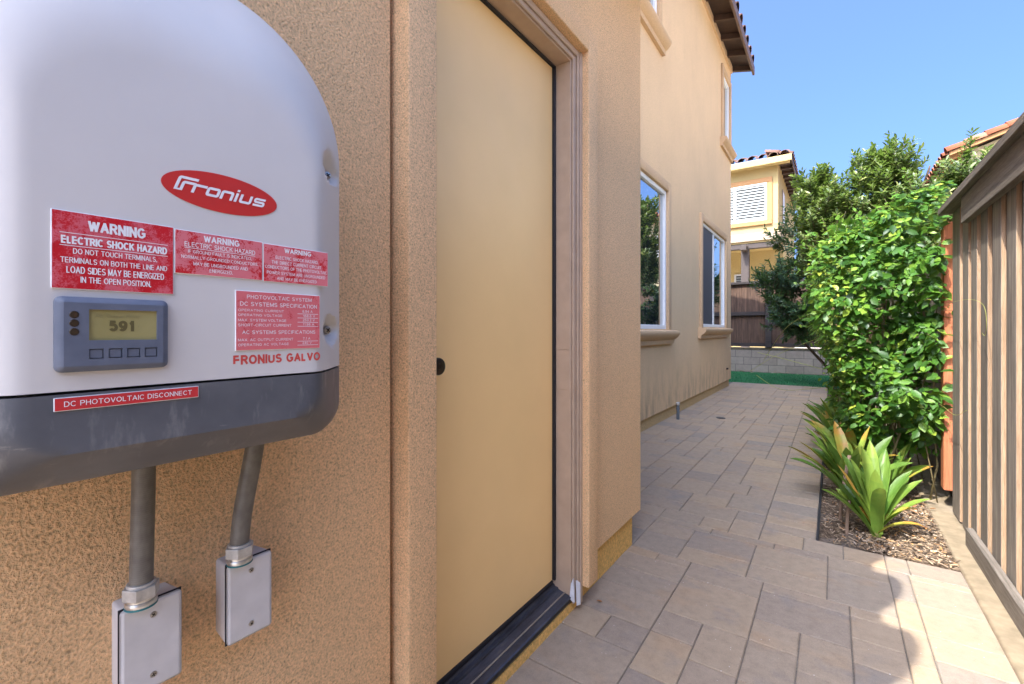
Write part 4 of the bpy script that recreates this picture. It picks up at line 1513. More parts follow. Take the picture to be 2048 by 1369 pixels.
# ================================================================= PLANTER
mb = MB()
ground_sheet('planter_bed', -0.060, 0.575, 2.932, 10.94, -0.012, M['soil'], 'structure', 26, 240, 0.014, 'mulched soil of the planting bed along the fence', 'planting bed')
mb = MB()
mb.box(-0.0715, -0.0605, 2.934, 10.94, -0.08, 0.012, 0.002)
tag(build('bed_edging', mb, M['rubber_edge']), 'thin black plastic edging between pavers and planting bed', 'edging')
rc = random.Random(8)
bm = bmesh.new()
tn = []
for k in range(6500):
    if k < 4200:
        x, y = rc.uniform(-0.05, 0.487), rc.uniform(2.94, 3.9)
        if x < 0.12 and rc.random() < 0.7:
            continue
    else:
        x, y = rc.uniform(-0.05, 0.56), rc.uniform(3.9, 8)
    L = rc.uniform(0.006, 0.032) * (1.0 if rc.random() < 0.9 else 1.8)
    W = rc.uniform(0.0015, 0.006)
    a = rc.uniform(0, 6.28)
    d = Vector((math.cos(a), math.sin(a), rc.uniform(-0.35, 0.35)))
    e = Vector((-math.sin(a), math.cos(a), rc.uniform(-0.5, 0.5)))
    z = 0.0 + rc.uniform(-0.006, 0.010) + 0.014 * noise.noise(Vector((x * 3.1, y * 3.1, 0)))
    p = Vector((x, y, z))
    q = Vector((0, 0, 0.002))
    vs = [p - d * L / 2 - e * W / 2, p + d * L / 2 - e * W / 2, p + d * L / 2 + e * W / 2, p - d * L / 2 + e * W / 2]
    b = [bm.verts.new(v) for v in vs]
    c = [bm.verts.new(v + q) for v in vs]
    bm.faces.new(c)
    for i in range(4):
        bm.faces.new((b[i], b[(i + 1) % 4], c[(i + 1) % 4], c[i]))
    tn += [rc.random() ** 1.1] * 5
me = bpy.data.meshes.new('bark_mulch')
bm.to_mesh(me); bm.free()
o = link('bark_mulch', me, M['chips'])
set_tint(o, tn)
tag(o, 'loose shredded bark mulch over the bed', 'mulch', kind='stuff')

# ================================================================= LEAVES
class Leaves:
    def __init__(self):
        self.v, self.f, self.t = [], [], []
    def add(self, p, d, nrm, L, W, tint, fold=0.25, droop=0.15, full=True):
        d = d.normalized()
        s = d.cross(nrm)
        if s.length < 1e-4:
            s = d.orthogonal()
        s.normalize()
        n = s.cross(d).normalized()
        b = len(self.v)
        def P(u, w, h):
            q = p + d * (L * u) + s * (W * w) + n * (W * h - droop * L * u * u)
            return (q.x, q.y, q.z)
        if full:
            self.v += [P(0, 0, 0), P(0.22, 0.36, fold * 0.36), P(0.28, 0, 0), P(0.22, -0.36, fold * 0.36), P(0.62, 0.46, fold * 0.46), P(0.62, 0, 0), P(0.62, -0.46, fold * 0.46), P(1, 0, 0)]
            self.f += [(b, b + 2, b + 1), (b, b + 3, b + 2), (b + 1, b + 2, b + 5, b + 4), (b + 2, b + 3, b + 6, b + 5), (b + 4, b + 5, b + 7), (b + 5, b + 6, b + 7)]
            self.t += [tint] * 6
        else:
            self.v += [P(0, 0, 0), P(0.3, 0.42, fold * 0.4), P(0.7, 0.4, fold * 0.4), P(1, 0, 0), P(0.7, -0.4, fold * 0.4), P(0.3, -0.42, fold * 0.4)]
            self.f += [(b, b + 3, b + 2, b + 1), (b, b + 5, b + 4, b + 3)]
            self.t += [tint] * 2
    def build(self, name, mat, parent, smooth=True):
        me = bpy.data.meshes.new(name)
        me.from_pydata(self.v, [], self.f)
        me.update()
        at = me.attributes.new('tint', 'FLOAT', 'FACE')
        at.data.foreach_set('value', self.t)
        o = link(name, me, mat, parent)
        if smooth:
            for p in me.polygons:
                p.use_smooth = True
        return o

def rvec(r):
    while True:
        v = Vector((r.uniform(-1, 1), r.uniform(-1, 1), r.uniform(-1, 1)))
        if 0.05 < v.length < 1:
            return v.normalized()

# ---- climbing vine mounded against the fence
rv = random.Random(31)
vine = thing('climbing_vine', 'dense glossy green vine mounded against the fence beside the red post', 'vine', (0.25, 5.0, 0))
lv = Leaves()
def vine_bump(a, b):
    return 0.20 * noise.noise(Vector((a * 2.6, b * 2.6, 3.3))) + 0.14 * noise.noise(Vector((a * 6, b * 6, 9.1)))
def top_z(x, y):
    return 1.66 + 0.62 * max(0, x + 0.1) + 0.13 * noise.noise(Vector((x * 3, y * 1.6, 1))) + 0.06 * min(1, max(0, (y - 4.6) / 2))
def left_x(y, z):
    k = min(1, max(0, (1.15 - z) / 0.5))
    return -0.12 + 0.17 * k + vine_bump(y, z) * 0.7
def front_y(x, z):
    under = max(0, 0.62 - z) * 0.6
    return 3.86 + vine_bump(x * 1.3, z) * 0.9 + under + 0.10 * max(0, 0.15 - x) + 0.16 * max(0, z - 1.75)
# bare lower edge is ragged
def low_z(x, y):
    return 0.30 + 0.10 * noise.noise(Vector((x * 4, y * 4, 5))) + (0.15 if x < 0.1 else 0)
def vleaf(p, out, young=0.0):
    up = Vector((0, 0, 1))
    nrm = (out * rv.uniform(0.3, 1.0) + up * rv.uniform(0.2, 1.0) + rvec(rv) * 0.55).normalized()
    d = (rvec(rv) + out * 0.5 + Vector((0, 0, -0.35)))
    d = d - nrm * d.dot(nrm)
    if d.length < 0.05:
        return
    L = rv.uniform(0.036, 0.082) * (0.70 if young > 0.5 else 1)
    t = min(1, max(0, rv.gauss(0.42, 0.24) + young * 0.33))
    lv.add(p, d, nrm, L, L * rv.uniform(0.50, 0.62), t, rv.uniform(0.1, 0.4), rv.uniform(0.0, 0.3))
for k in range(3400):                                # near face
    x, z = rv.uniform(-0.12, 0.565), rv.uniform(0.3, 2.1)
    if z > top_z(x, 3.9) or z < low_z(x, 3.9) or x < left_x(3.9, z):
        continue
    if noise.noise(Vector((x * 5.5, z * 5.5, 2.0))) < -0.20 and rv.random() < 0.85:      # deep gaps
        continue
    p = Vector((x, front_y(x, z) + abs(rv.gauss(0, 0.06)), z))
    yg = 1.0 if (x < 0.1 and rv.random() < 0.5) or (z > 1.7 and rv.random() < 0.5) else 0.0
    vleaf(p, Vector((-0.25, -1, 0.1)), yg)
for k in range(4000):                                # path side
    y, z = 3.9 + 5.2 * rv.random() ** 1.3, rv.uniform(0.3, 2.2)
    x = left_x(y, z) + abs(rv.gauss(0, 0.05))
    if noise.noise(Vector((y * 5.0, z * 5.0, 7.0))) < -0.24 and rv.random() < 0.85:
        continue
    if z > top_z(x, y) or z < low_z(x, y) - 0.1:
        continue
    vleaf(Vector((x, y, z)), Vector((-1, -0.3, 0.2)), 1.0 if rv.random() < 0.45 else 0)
for k in range(3600):                                # top
    x, y = rv.uniform(-0.12, 0.62), 3.92 + 5.0 * rv.random() ** 1.5
    p = Vector((x, y, top_z(x, y) - abs(rv.gauss(0, 0.05))))
    vleaf(p, Vector((-0.2, -0.4, 1)), 1.0 if rv.random() < 0.4 else 0)
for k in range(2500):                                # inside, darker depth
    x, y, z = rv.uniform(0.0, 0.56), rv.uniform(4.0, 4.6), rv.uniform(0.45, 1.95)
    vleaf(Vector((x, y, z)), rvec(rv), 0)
# shoots that stand out from the mound
stems = MB()
def shoot(p, d, L, nl, sag=0.25, rad=0.0018, young=0.7):
    pts = []
    p, d = Vector(p), Vector(d).normalized()
    n = 9
    for i in range(n):
        pts.append(p.copy())
        p = p + d * (L / n)
        d = (d + Vector((0, 0, -sag / n)) + rvec(rv) * 0.09).normalized()
    stems.tube(pts, [rad * (1 - 0.6 * i / n) for i in range(n)], 5)
    for i in range(nl):
        u = (i + 0.7) / nl * (n - 1.2)
        a = pts[int(u)].lerp(pts[min(n - 1, int(u) + 1)], u - int(u))
        side = (rvec(rv) + Vector((0, 0, 0.2))).normalized()
        nrm = (Vector((0, -0.3, 1)) + rvec(rv) * 0.6).normalized()
        L2 = rv.uniform(0.03, 0.05)
        lv.add(a, side, nrm, L2, L2 * 0.64, min(1, max(0, rv.gauss(0.45 + 0.3 * young, 0.15))), 0.25, 0.15)
for k in range(46):
    x, y = rv.uniform(-0.1, 0.5), rv.uniform(3.95, 6.5)
    shoot((x, y, top_z(x, y) - 0.05), (rv.uniform(-0.5, 0.3), rv.uniform(-0.5, 0.2), 1), rv.uniform(0.12, 0.3), 8)
for k in range(40):
    y, z = rv.uniform(4.0, 7.5), rv.uniform(0.8, 2.1)
    shoot((left_x(y, z) + 0.04, y, z), (-1, rv.uniform(-0.4, 0.2), rv.uniform(-0.1, 0.7)), rv.uniform(0.10, 0.26), 7)
for k in range(16):
    x, z = rv.uniform(0.1, 0.56), rv.uniform(0.5, 1.9)
    shoot((x, front_y(x, z) + 0.03, z), (rv.uniform(-0.4, 0.5), -1, rv.uniform(-0.3, 0.4)), rv.uniform(0.08, 0.2), 6, young=0.3)
# sprigs reaching over the post and the fence cap
for p, d, L, nl in (((0.52, 3.98, 1.70), (0.5, -0.5, 0.75), 0.34, 9), ((0.50, 3.95, 1.66), (0.75, -0.6, 0.35), 0.30, 8), ((0.56, 4.0, 1.78), (0.5, -0.6, 0.8), 0.30, 8),
                    ((0.545, 3.92, 1.25), (0.5, -0.9, -0.02), 0.22, 5), ((0.55, 3.9, 0.62), (0.3, -0.8, -0.4), 0.16, 3), ((0.45, 4.0, 1.75), (0.3, -0.6, 0.9), 0.3, 9)):
    shoot(p, d, L, nl, 0.3, young=0.45)
lv.build('foliage', M['vine_leaf'], vine)
for k in range(70):                                  # woody stems seen low down and through gaps
    x, y = rv.uniform(0.1, 0.56), rv.uniform(4.0, 6.5)
    p = Vector((x, y, -0.01))
    pts = []
    for i in range(7):
        pts.append(p.copy())
        p = p + Vector((rv.uniform(-0.05, 0.05), rv.uniform(-0.05, 0.04), rv.uniform(0.15, 0.3)))
    stems.tube(pts, rv.uniform(0.003, 0.008), 6)
tag(build('stems', stems, M['vine_stem'], vine), kind='stuff')
# tendrils: long yellowish runners
def curve(pts, n=24):
    P = [Vector(p) for p in pts]
    out = []
    for s in range(len(P) - 1):
        p0, p1, p2, p3 = P[max(s - 1, 0)], P[s], P[s + 1], P[min(s + 2, len(P) - 1)]
        for i in range(n):
            u = i / n
            out.append(0.5 * ((2 * p1) + (p2 - p0) * u + (2 * p0 - 5 * p1 + 4 * p2 - p3) * u * u + (3 * p1 - p0 - 3 * p2 + p3) * u ** 3))
    out.append(P[-1])
    return out
RUN = [([(0.56, 3.86, 1.275), (0.55, 3.55, 1.28), (0.555, 3.15, 1.275), (0.57, 2.98, 1.24), (0.572, 2.93, 1.16), (0.575, 2.97, 1.10), (0.58, 3.05, 1.11)], 0.0008),
       ([(0.55, 3.9, 0.66), (0.55, 3.75, 0.66), (0.56, 3.5, 0.65), (0.58, 3.35, 0.70)], 0.0011),
       ([(-0.10, 6.2, 1.05), (-0.6, 7.0, 0.80), (-1.0, 7.6, 0.52)], 0.0028), ([(-0.05, 5.2, 0.75), (-0.45, 5.6, 0.83), (-0.7, 5.9, 0.87)], 0.0028),
       ([(-0.1, 6.0, 0.5), (-0.5, 6.3, 0.42), (-0.8, 6.6, 0.55)], 0.0026), ([(-0.12, 5.0, 1.3), (-0.4, 5.6, 1.15), (-0.7, 6.4, 0.75)], 0.0026)]
for pts, r_ in RUN:
    td = MB()
    td.tube(curve(pts, 12), r_, 5)
    build('tendril', td, M['tendril'], vine)

# ---- strap-leaved plants along the bed
rs = random.Random(17)
def strap_plant(x, y, nleaf, Lm, label, special=None):
    t = thing('strap_leaved_plant', label, 'plant', (x, y, 0), 'strap-leaved plants in the bed')
    verts, faces, tints = [], [], []
    def blade(az, tilt, L, W, tint, curl, base=(0, 0, 0.0), twist=0.0):
        n = 11
        d = Vector((math.cos(az), math.sin(az), 0))
        s0 = Vector((-math.sin(az), math.cos(az), 0))
        p = Vector((x, y, 0.0)) + Vector(base)
        ang = tilt
        b = len(verts)
        for i in range(n):
            u = i / (n - 1)
            w = W * (0.34 + 0.66 * math.sin(math.pi * min(1, u * 0.62 + 0.15)) if u < 0.72 else max(0.02, math.cos((u - 0.72) / 0.28 * math.pi / 2) ** 0.8 * 1.0)) * 0.5
            tdir = d * math.sin(ang) + Vector((0, 0, 1)) * math.cos(ang)
            nr = d * math.cos(ang) - Vector((0, 0, 1)) * math.sin(ang)
            s = (s0 * math.cos(twist * u) + nr * math.sin(twist * u))
            for k in (-1, -0.5, 0, 0.5, 1):
                q = p + s * (w * k) - nr * (abs(k) ** 1.5 * w * 0.42)
                verts.append((q.x, q.y, q.z))
            p = p + tdir * (L / (n - 1))
            ang += curl / (n - 1)
        for i in range(n - 1):
            for k in range(4):
                a = b + i * 5 + k
                faces.append((a, a + 1, a + 6, a + 5))
                tt = tint + (0.10 if i > n - 4 and tint > 0.5 else 0)
                tints.append(min(1, tt))
    for k in range(nleaf):
        az = rs.uniform(0, 6.283)
        inner = rs.random()
        blade(az, 0.06 + 0.50 * inner, Lm * rs.uniform(0.66, 1.0), rs.uniform(0.056, 0.074), min(1, max(0, rs.gauss(0.52, 0.2))) if rs.random() > 0.1 else rs.uniform(0.85, 1.0), rs.uniform(0.2, 0.9), (0.012 * math.cos(az), 0.012 * math.sin(az), 0.0), rs.uniform(-0.4, 0.4))
    for sp in (special or []):
        blade(*sp)
    me = bpy.data.meshes.new('leaves')
    me.from_pydata(verts, [], faces)
    me.update()
    at = me.attributes.new('tint', 'FLOAT', 'FACE')
    at.data.foreach_set('value', tints)
    o = link('leaves', me, M['strap_leaf'], t, smooth=70)
    mb = MB()
    mb.tube([(x, y, -0.02), (x, y, 0.05), (x + 0.004, y, 0.11)], [0.019, 0.017, 0.012], 10)
    build('base_stem', mb, M['vine_stem'], t, smooth=60)
    return t
# (azimuth, tilt from upright, length, width, tint, curl)
front = [(-1.9, 0.115, 0.36, 0.066, 0.6, 0.0, (0.005, -0.012, 0.02), 0.2),
         (3.0, 0.274, 0.16, 0.048, 0.98, 0.72, (-0.01, 0, 0.02)),
         (2.9, 0.18, 0.24, 0.055, 0.7, 0.4),
         (2.6, 0.216, 0.42, 0.058, 0.66, 0.24),
         (2.75, 0.13, 0.36, 0.06, 0.55, 0.2),
         (0.5, 0.36, 0.4, 0.06, 0.58, 0.6),
         (0.9, 0.446, 0.4, 0.06, 0.5, 0.56),
         (0.2, 0.446, 0.34, 0.055, 0.66, 0.72),
         (2.2, 0.108, 0.48, 0.062, 0.72, 0.24),
         (1.7, 0.158, 0.52, 0.062, 0.66, 0.32),
         (1.3, 0.245, 0.5, 0.06, 0.5, 0.44),
         (3.4, 0.324, 0.42, 0.06, 0.6, 0.48),
         (0.1, 0.216, 0.26, 0.045, 0.86, 1.12),
         (-0.3, 0.54, 0.24, 0.045, 0.95, 1.04),
         (1.2, 0.216, 0.44, 0.06, 0.5, 0.48),
         (2.9, 0.36, 0.4, 0.04, 0.97, 0.24),
         (2.4, 0.302, 0.46, 0.06, 0.5, 0.4),
         (0.65, 0.23, 0.42, 0.06, 0.45, 0.64)]
strap_plant(0.195, 3.17, 7, 0.42, 'nearest strap-leaved plant, its upright leaf standing clear over the mulch', front)
spots = [(0.09, 3.74, 24, 0.54, 'strap-leaved plant second from the front, leaning out over the pavers'), (0.13, 4.22, 28, 0.56, 'strap-leaved plant third from the front, close against the vine'),
         (0.07, 4.68, 28, 0.56, 'strap-leaved plant fourth from the front, overhanging the paver edge'), (0.06, 5.25, 26, 0.54, 'strap-leaved plant second from the far end of the row'), (0.05, 5.9, 24, 0.52, 'farthest strap-leaved plant, next to the turf end of the bed'),
         (0.30, 3.95, 12, 0.42, 'low strap-leaved plant in the shade at the foot of the vine')]
for (x, y, n, L, lb) in spots:
    strap_plant(x, y, n, L, lb)

# garden stake, with the dry grey leaf
mb = MB()
mb.tube(curve([(0.065, 3.16, -0.02), (0.070, 3.17, 0.10), (0.078, 3.18, 0.17)], 6), [0.0085] * 12 + [0.008], 10)
o = build('dry_stalk', mb, M['stake'], smooth=60)
set_tint(o, [0.2] * len(o.data.polygons))
tag(o, 'short dry brown stalk stuck in the soil left of the nearest plant', 'stalk')
mb = MB()
mb.tube(curve([(0.035, 3.34, -0.02), (0.055, 3.40, 0.18), (0.085, 3.46, 0.36)], 6), 0.010, 10)
o = build('dry_stalk', mb, M['stake'], smooth=60)
set_tint(o, [0.4] * len(o.data.polygons))
tag(o, 'longer slanting brown stalk behind the short one, rising into the leaves', 'stalk')

# fallen leaves
def flat_leaf(name, label, p, az, L, W, tint, cat='fallen leaf', group=None, tilt=0.0):
    l = Leaves()
    d = Vector((math.cos(az), math.sin(az), tilt))
    l.add(Vector(p), d, Vector((0.1, 0.05, 1)), L, W, tint, 0.5, -0.12)
    o = l.build(name, M['dead_leaf'], None)
    return tag(o, label, cat, group)
flat_leaf('fallen_leaf', 'small curled brown leaf lying on the pavers near the door', (-0.80, 1.745, 0.005), -0.15, 0.030, 0.014, 0.0)
for k in range(16):
    x, y = rs.uniform(0.15, 0.50), rs.uniform(3.2, 4.0)
    flat_leaf('fallen_leaf', 'dry brown leaf on the mulch under the vine', (x, y, 0.015 + rs.uniform(0, 0.01)), rs.uniform(0, 6.28), rs.uniform(0.03, 0.055), rs.uniform(0.015, 0.026), rs.uniform(0, 0.4), 'fallen leaf', 'dry leaves on the mulch', rs.uniform(-0.1, 0.2))
for k in range(14):
    x, y = rs.uniform(-2.2, 0.0), 13.86 - rs.random() ** 2 * 0.8
    flat_leaf('fallen_leaf', 'dry leaf on the turf near the block wall', (x, y, 0.03), rs.uniform(0, 6.28), rs.uniform(0.06, 0.12), 0.045, rs.uniform(0.2, 0.9), 'fallen leaf', 'dry leaves on the turf')
# ================================================================= SMALL FIXTURES
mb = MB()
px, py = -1.60, 5.93
mb.cyl((px, py, 0.085), (0, 0, 1), 0.019, 0.19, 18)
mb.cyl((px, py, 0.135), (0, 0, 1), 0.023, 0.02, 18, bev=0.002)
t = thing('standpipe', 'short dark pipe stub standing on the pavers at the wall foot', 'pipe', (px, py, 0))
build('pipe', mb, M['pipe'], t, smooth=40)
mb = MB()
mb.cyl((px, py, 0.197), (0, 0, 1), 0.024, 0.036, 18, bev=0.004)
build('pipe_cap', mb, M['zincold'], t, smooth=40)
mb = MB()
dx_, dy_ = -1.17, 6.32
mb.cyl((dx_, dy_, 0.0025), (0, 0, 1), 0.055, 0.006, 28, bev=0.002)
mb.cyl((dx_, dy_, 0.0065), (0, 0, 1), 0.030, 0.003, 24)
tag(build('drain_cover', mb, M['rubber_edge'], loc=(dx_, dy_, 0)), 'small round black drain cover set in the pavers', 'drain cover')
mb = MB()
mb.cyl((XW + 0.006, 1.765, 0.278), (1, 0, 0), 0.0075, 0.016, 14, bev=0.002)
mb.cyl((XW + 0.016, 1.765, 0.278), (1, 0, 0), 0.004, 0.010, 12)
tag(build('wall_bolt', mb, M['zincold'], loc=(XW, 1.765, 0.278), smooth=40), 'small pale bolt in the stucco right of the door', 'bolt')
mb = MB()
mb.box(XM, XM + 0.03, 9.72, 9.78, 0.36, 0.39, 0.006)
tag(build('wall_spigot', mb, M['brown_paint']), 'tiny brown pipe end low on the far wall near its corner', 'pipe end')

# ================================================================= TREES
def make_tree(name, label, base, lobes, nshoot, leaves_per, Lf, mat, seed, trunk_r=0.07, upright=0.8, group=None, tint_mu=0.5, lean=None):
    r = random.Random(seed)
    t = thing(name, label, 'tree', base, group)
    B = Vector(base)
    wood_ = MB()
    lv = Leaves()
    wsum = sum(l[1][0] * l[1][1] * l[1][2] * l[2] for l in lobes)
    c0 = sum((Vector(l[0]) for l in lobes), Vector()) / len(lobes)
    # trunks and limbs
    limbs = []
    for l in lobes:
        c = Vector(l[0])
        e = c + Vector((0, 0, l[1][2] * 0.15))
        p0 = B + Vector((r.uniform(-0.06, 0.06), r.uniform(-0.06, 0.06), 0))
        m1 = p0.lerp(c, 0.45) + Vector((r.uniform(-0.12, 0.12), r.uniform(-0.12, 0.12), 0.1))
        pts = curve([p0, m1, c, e], 7)
        n = len(pts)
        wood_.tube(pts, [trunk_r * max(0.06, 1 - 1.15 * i / n) for i in range(n)], 8)
        limbs.append(pts)
    for l, pts in zip(lobes, limbs):
        c, s, dens = Vector(l[0]), Vector(l[1]), l[2]
        ns = int(nshoot * (s.x * s.y * s.z * dens) / wsum)
        for k in range(ns):
            d = rvec(r)
            rad = r.uniform(0.25, 1.0) ** 0.5
            st = c + Vector((d.x * s.x, d.y * s.y, d.z * s.z)) * rad * 0.82
            st += Vector((0.10 * noise.noise(st * 1.7), 0.10 * noise.noise(st * 1.7 + Vector((5, 0, 0))), 0.12 * noise.noise(st * 1.7 + Vector((0, 7, 0)))))
            if noise.noise(st * 2.1 + Vector((seed, 0, 0))) < -0.14:      # gaps in the crown
                continue
            dr = (Vector((0, 0, upright)) + d * 0.7 + rvec(r) * 0.35).normalized()
            L = r.uniform(0.22, 0.5)
            q = st.copy()
            dd = dr.copy()
            sp = []
            for i in range(6):
                sp.append(q.copy())
                q = q + dd * (L / 5)
                dd = (dd + Vector((0, 0, 0.12)) + rvec(r) * 0.15).normalized()
            wood_.tube(sp, [0.006, 0.0055, 0.005, 0.004, 0.003, 0.002], 4, caps=False)
            if k % 5 == 0:
                a = min(pts, key=lambda v: (v - st).length)
                mid = a.lerp(st, 0.5) + Vector((0, 0, -0.05))
                wood_.tube(curve([a, mid, st], 4), [0.012 - 0.0007 * i for i in range(9)], 5, caps=False)
            out = max(0.0, min(1.0, (rad - 0.4) * 1.4))
            for i in range(leaves_per):
                u = (i + r.random()) / leaves_per * 4.99
                p = sp[int(u)].lerp(sp[min(5, int(u) + 1)], u - int(u))
                az = i * 2.4 + r.uniform(-0.4, 0.4)
                sd = dr.orthogonal().normalized()
                sd.rotate(Matrix.Rotation(az, 3, dr))
                ld = (sd * 0.8 + dr * 0.65 + rvec(r) * 0.25)
                nrm = (dr * 0.8 - sd * 0.3 + Vector((0, 0, 0.4)) + rvec(r) * 0.3)
                tv = min(1, max(0, r.gauss(tint_mu + 0.2 * (u / 5 - 0.5), 0.2)))
                ll = Lf * r.uniform(0.7, 1.15)
                lv.add(p, ld, nrm, ll, ll * 0.40, tv, 0.3, 0.1, full=False)
    o = build('trunk', wood_, M['bark'], t)
    set_tint(o, [r.random() * 0.3] * len(o.data.polygons))
    lv.build('crown', mat, t)
    return t

make_tree('laurel_tree', 'tall sunlit laurel-like tree with upright shoots rising behind the vine', (0.30, 9.2, -0.02),
          [((-0.22, 9.3, 3.0), (0.26, 0.4, 0.75), 1.6), ((-0.33, 9.3, 3.58), (0.15, 0.2, 0.38), 3.0), ((0.05, 9.3, 3.05), (0.24, 0.4, 0.55), 1.5), ((0.36, 9.25, 3.1), (0.24, 0.4, 0.7), 1.5), ((0.30, 9.25, 3.55), (0.10, 0.2, 0.30), 2.5),
           ((0.70, 9.3, 3.1), (0.26, 0.4, 0.75), 1.5), ((0.66, 9.3, 3.55), (0.22, 0.25, 0.34), 3.0), ((1.06, 9.2, 3.0), (0.28, 0.4, 0.65), 2.0), ((1.16, 9.2, 3.45), (0.18, 0.2, 0.34), 2.4), ((1.45, 9.1, 2.85), (0.36, 0.4, 0.48), 2.0), ((1.8, 9.0, 2.7), (0.25, 0.35, 0.3), 1.6), ((1.42, 9.1, 3.3), (0.28, 0.3, 0.45), 2.6), ((1.65, 9.0, 3.05), (0.2, 0.3, 0.35), 2.2), ((0.95, 9.2, 3.5), (0.12, 0.2, 0.35), 2.6),
           ((-0.05, 9.3, 2.3), (0.45, 0.5, 0.55), 1.3), ((0.5, 9.3, 2.3), (0.5, 0.5, 0.6), 1.3), ((1.05, 9.2, 2.3), (0.5, 0.5, 0.6), 1.3)],
          1400, 34, 0.10, M['tree_leaf'], 3, 0.055, 1.0, tint_mu=0.52)
make_tree('laurel_shrub', 'broad laurel-like shrub coloured dark for the house shade before the back fence', (0.22, 11.7, -0.02),
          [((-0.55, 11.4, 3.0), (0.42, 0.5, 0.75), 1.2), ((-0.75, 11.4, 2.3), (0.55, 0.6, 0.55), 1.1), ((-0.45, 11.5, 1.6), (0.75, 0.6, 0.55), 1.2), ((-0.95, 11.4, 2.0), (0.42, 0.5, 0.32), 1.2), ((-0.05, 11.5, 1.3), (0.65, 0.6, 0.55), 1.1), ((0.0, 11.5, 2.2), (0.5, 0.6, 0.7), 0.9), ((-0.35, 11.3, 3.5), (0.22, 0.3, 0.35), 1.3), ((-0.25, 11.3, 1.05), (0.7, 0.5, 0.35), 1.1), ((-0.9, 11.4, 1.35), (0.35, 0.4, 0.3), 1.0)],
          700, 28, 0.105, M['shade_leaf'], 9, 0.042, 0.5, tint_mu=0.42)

# ================================================================= HOUSE BEYOND THE BACK FENCE
nh = thing('house', 'yellow two-storey house with white shutters beyond the back fence', 'house', (-4, 20, 0))
HY = 20.0
mb = MB()
mb.box(-12, -1.69, HY, HY + 9, 4.93, 7.62)
mb.box(-12, -1.69, HY + 2.2, HY + 9, -0.1, 4.92)
o = build('wall', mb, M['cream'], nh)
mb = MB()
mb.box(-12, -1.60, HY - 0.05, HY + 2.25, 4.62, 4.925, 0.01)
build('porch_beam', mb, M['taupe'], nh)
mb = MB()
mb.box(-11.9, -1.75, HY + 0.02, HY + 2.2, 4.56, 4.618)
build('porch_ceiling', mb, M['cream'], nh)
for px in (-2.83, -5.6):
    mb = MB()
    mb.box(px - 0.14, px + 0.14, HY + 0.02, HY + 0.3, -0.1, 4.55, 0.01)
    mb.box(px - 0.11, px + 0.11, HY - 0.4, HY + 0.018, 4.25, 4.45, 0.01)
    build('porch_post', mb, M['charcoal_wood'], nh)
mb = MB()
mb.box(-12, -1.7, HY + 0.03, HY + 0.28, 4.35, 4.548, 0.01)
build('porch_rail', mb, M['charcoal_wood'], nh)

def shutter_window(x0, x1, z0, z1, y, parent, mull=True, slats=True):
    mb = MB()
    for (a, b, c, d) in ((x0, x0 + 0.07, z0, z1), (x1 - 0.07, x1, z0, z1), (x0 + 0.0701, x1 - 0.0701, z0, z0 + 0.07), (x0 + 0.0701, x1 - 0.0701, z1 - 0.07, z1)):
        mb.box(a, b, y - 0.03, y + 0.02, c, d, 0.005)
    if mull:
        xm = (x0 + x1) / 2 + 0.05
        mb.box(xm - 0.05, xm + 0.05, y - 0.028, y + 0.02, z0 + 0.0702, z1 - 0.0702, 0.005)
    wn = build('window', mb, M['far_vinyl'], parent)
    mb = MB()
    mb.box(x0 + 0.05, x1 - 0.05, y + 0.021, y + 0.03, z0 + 0.05, z1 - 0.05)
    build('pane', mb, M['slot'], wn)
    if slats:
        mb = MB()
        z = z0 + 0.12
        while z < z1 - 0.09:
            mb.prism([(x0 + 0.08, y - 0.018, z - 0.028), (x0 + 0.08, y - 0.013, z - 0.032), (x0 + 0.08, y + 0.018, z + 0.032), (x0 + 0.08, y + 0.013, z + 0.036)], (x1 - x0 - 0.16, 0, 0))
            z += 0.11
        build('louvre', mb, M['shutter'], wn)
    return wn
shutter_window(-4.4, -2.06, 5.38, 6.82, HY - 0.03, nh)
mb = MB()
mb.box(-4.6, -1.88, HY - 0.06, HY - 0.001, 6.83, 7.02, 0.01)
mb.box(-2.058, -1.88, HY - 0.058, HY - 0.001, 5.37, 6.829, 0.01)
mb.box(-4.6, -1.88, HY - 0.09, HY - 0.001, 5.21, 5.369, 0.01)
build('window_surround', mb, M['ochre'], nh)
shutter_window(-3.55, -2.95, 2.55, 3.60, HY + 2.16, nh, False)
shutter_window(-2.62, -1.95, 2.55, 3.60, HY + 2.16, nh, False)
mb = MB()
mb.box(-1.69, -1.655, HY + 1.6, HY + 2.4, 5.5, 6.9, 0.005)
wn = build('window', mb, M['taupe'], nh)
mb = MB()
mb.box(-1.654, -1.648, HY + 1.7, HY + 2.3, 5.6, 6.8)
build('pane', mb, M['vinyl'], wn)
# hip roof: front slope and right slope, eaves of 0.5
ez, er, pit2 = 7.55, 0.43, 0.33
mb, tn = MB(), []
tile_roof(mb, tn, (-1.26, HY - er, ez + 0.10), (-1, 0, 0), (0, 1, pit2), 22, 3, 0.36, 0.45, 0.155, rr)
r1 = finish_tiles('roof', mb, tn, M['tile'], nh)
mb, tn = MB(), []
tile_roof(mb, tn, (-1.24, HY - er + 0.1, ez + 0.09), (0, 1, 0), (-1, 0, pit2), 26, 2, 0.36, 0.45, 0.155, rr)
finish_tiles('roof_tiles', mb, tn, M['tile_dark'], r1)
mb = MB()
hip = [(-1.26, HY - er, ez + 0.06), (-1.26, HY + 9.4, ez + 0.06), (-6, HY + 9.4, ez + 0.06 + 4.74 * pit2), (-6, HY - er + 4.74, ez + 0.06 + 4.74 * pit2)]
mb.prism(hip, (0, 0, -0.03))
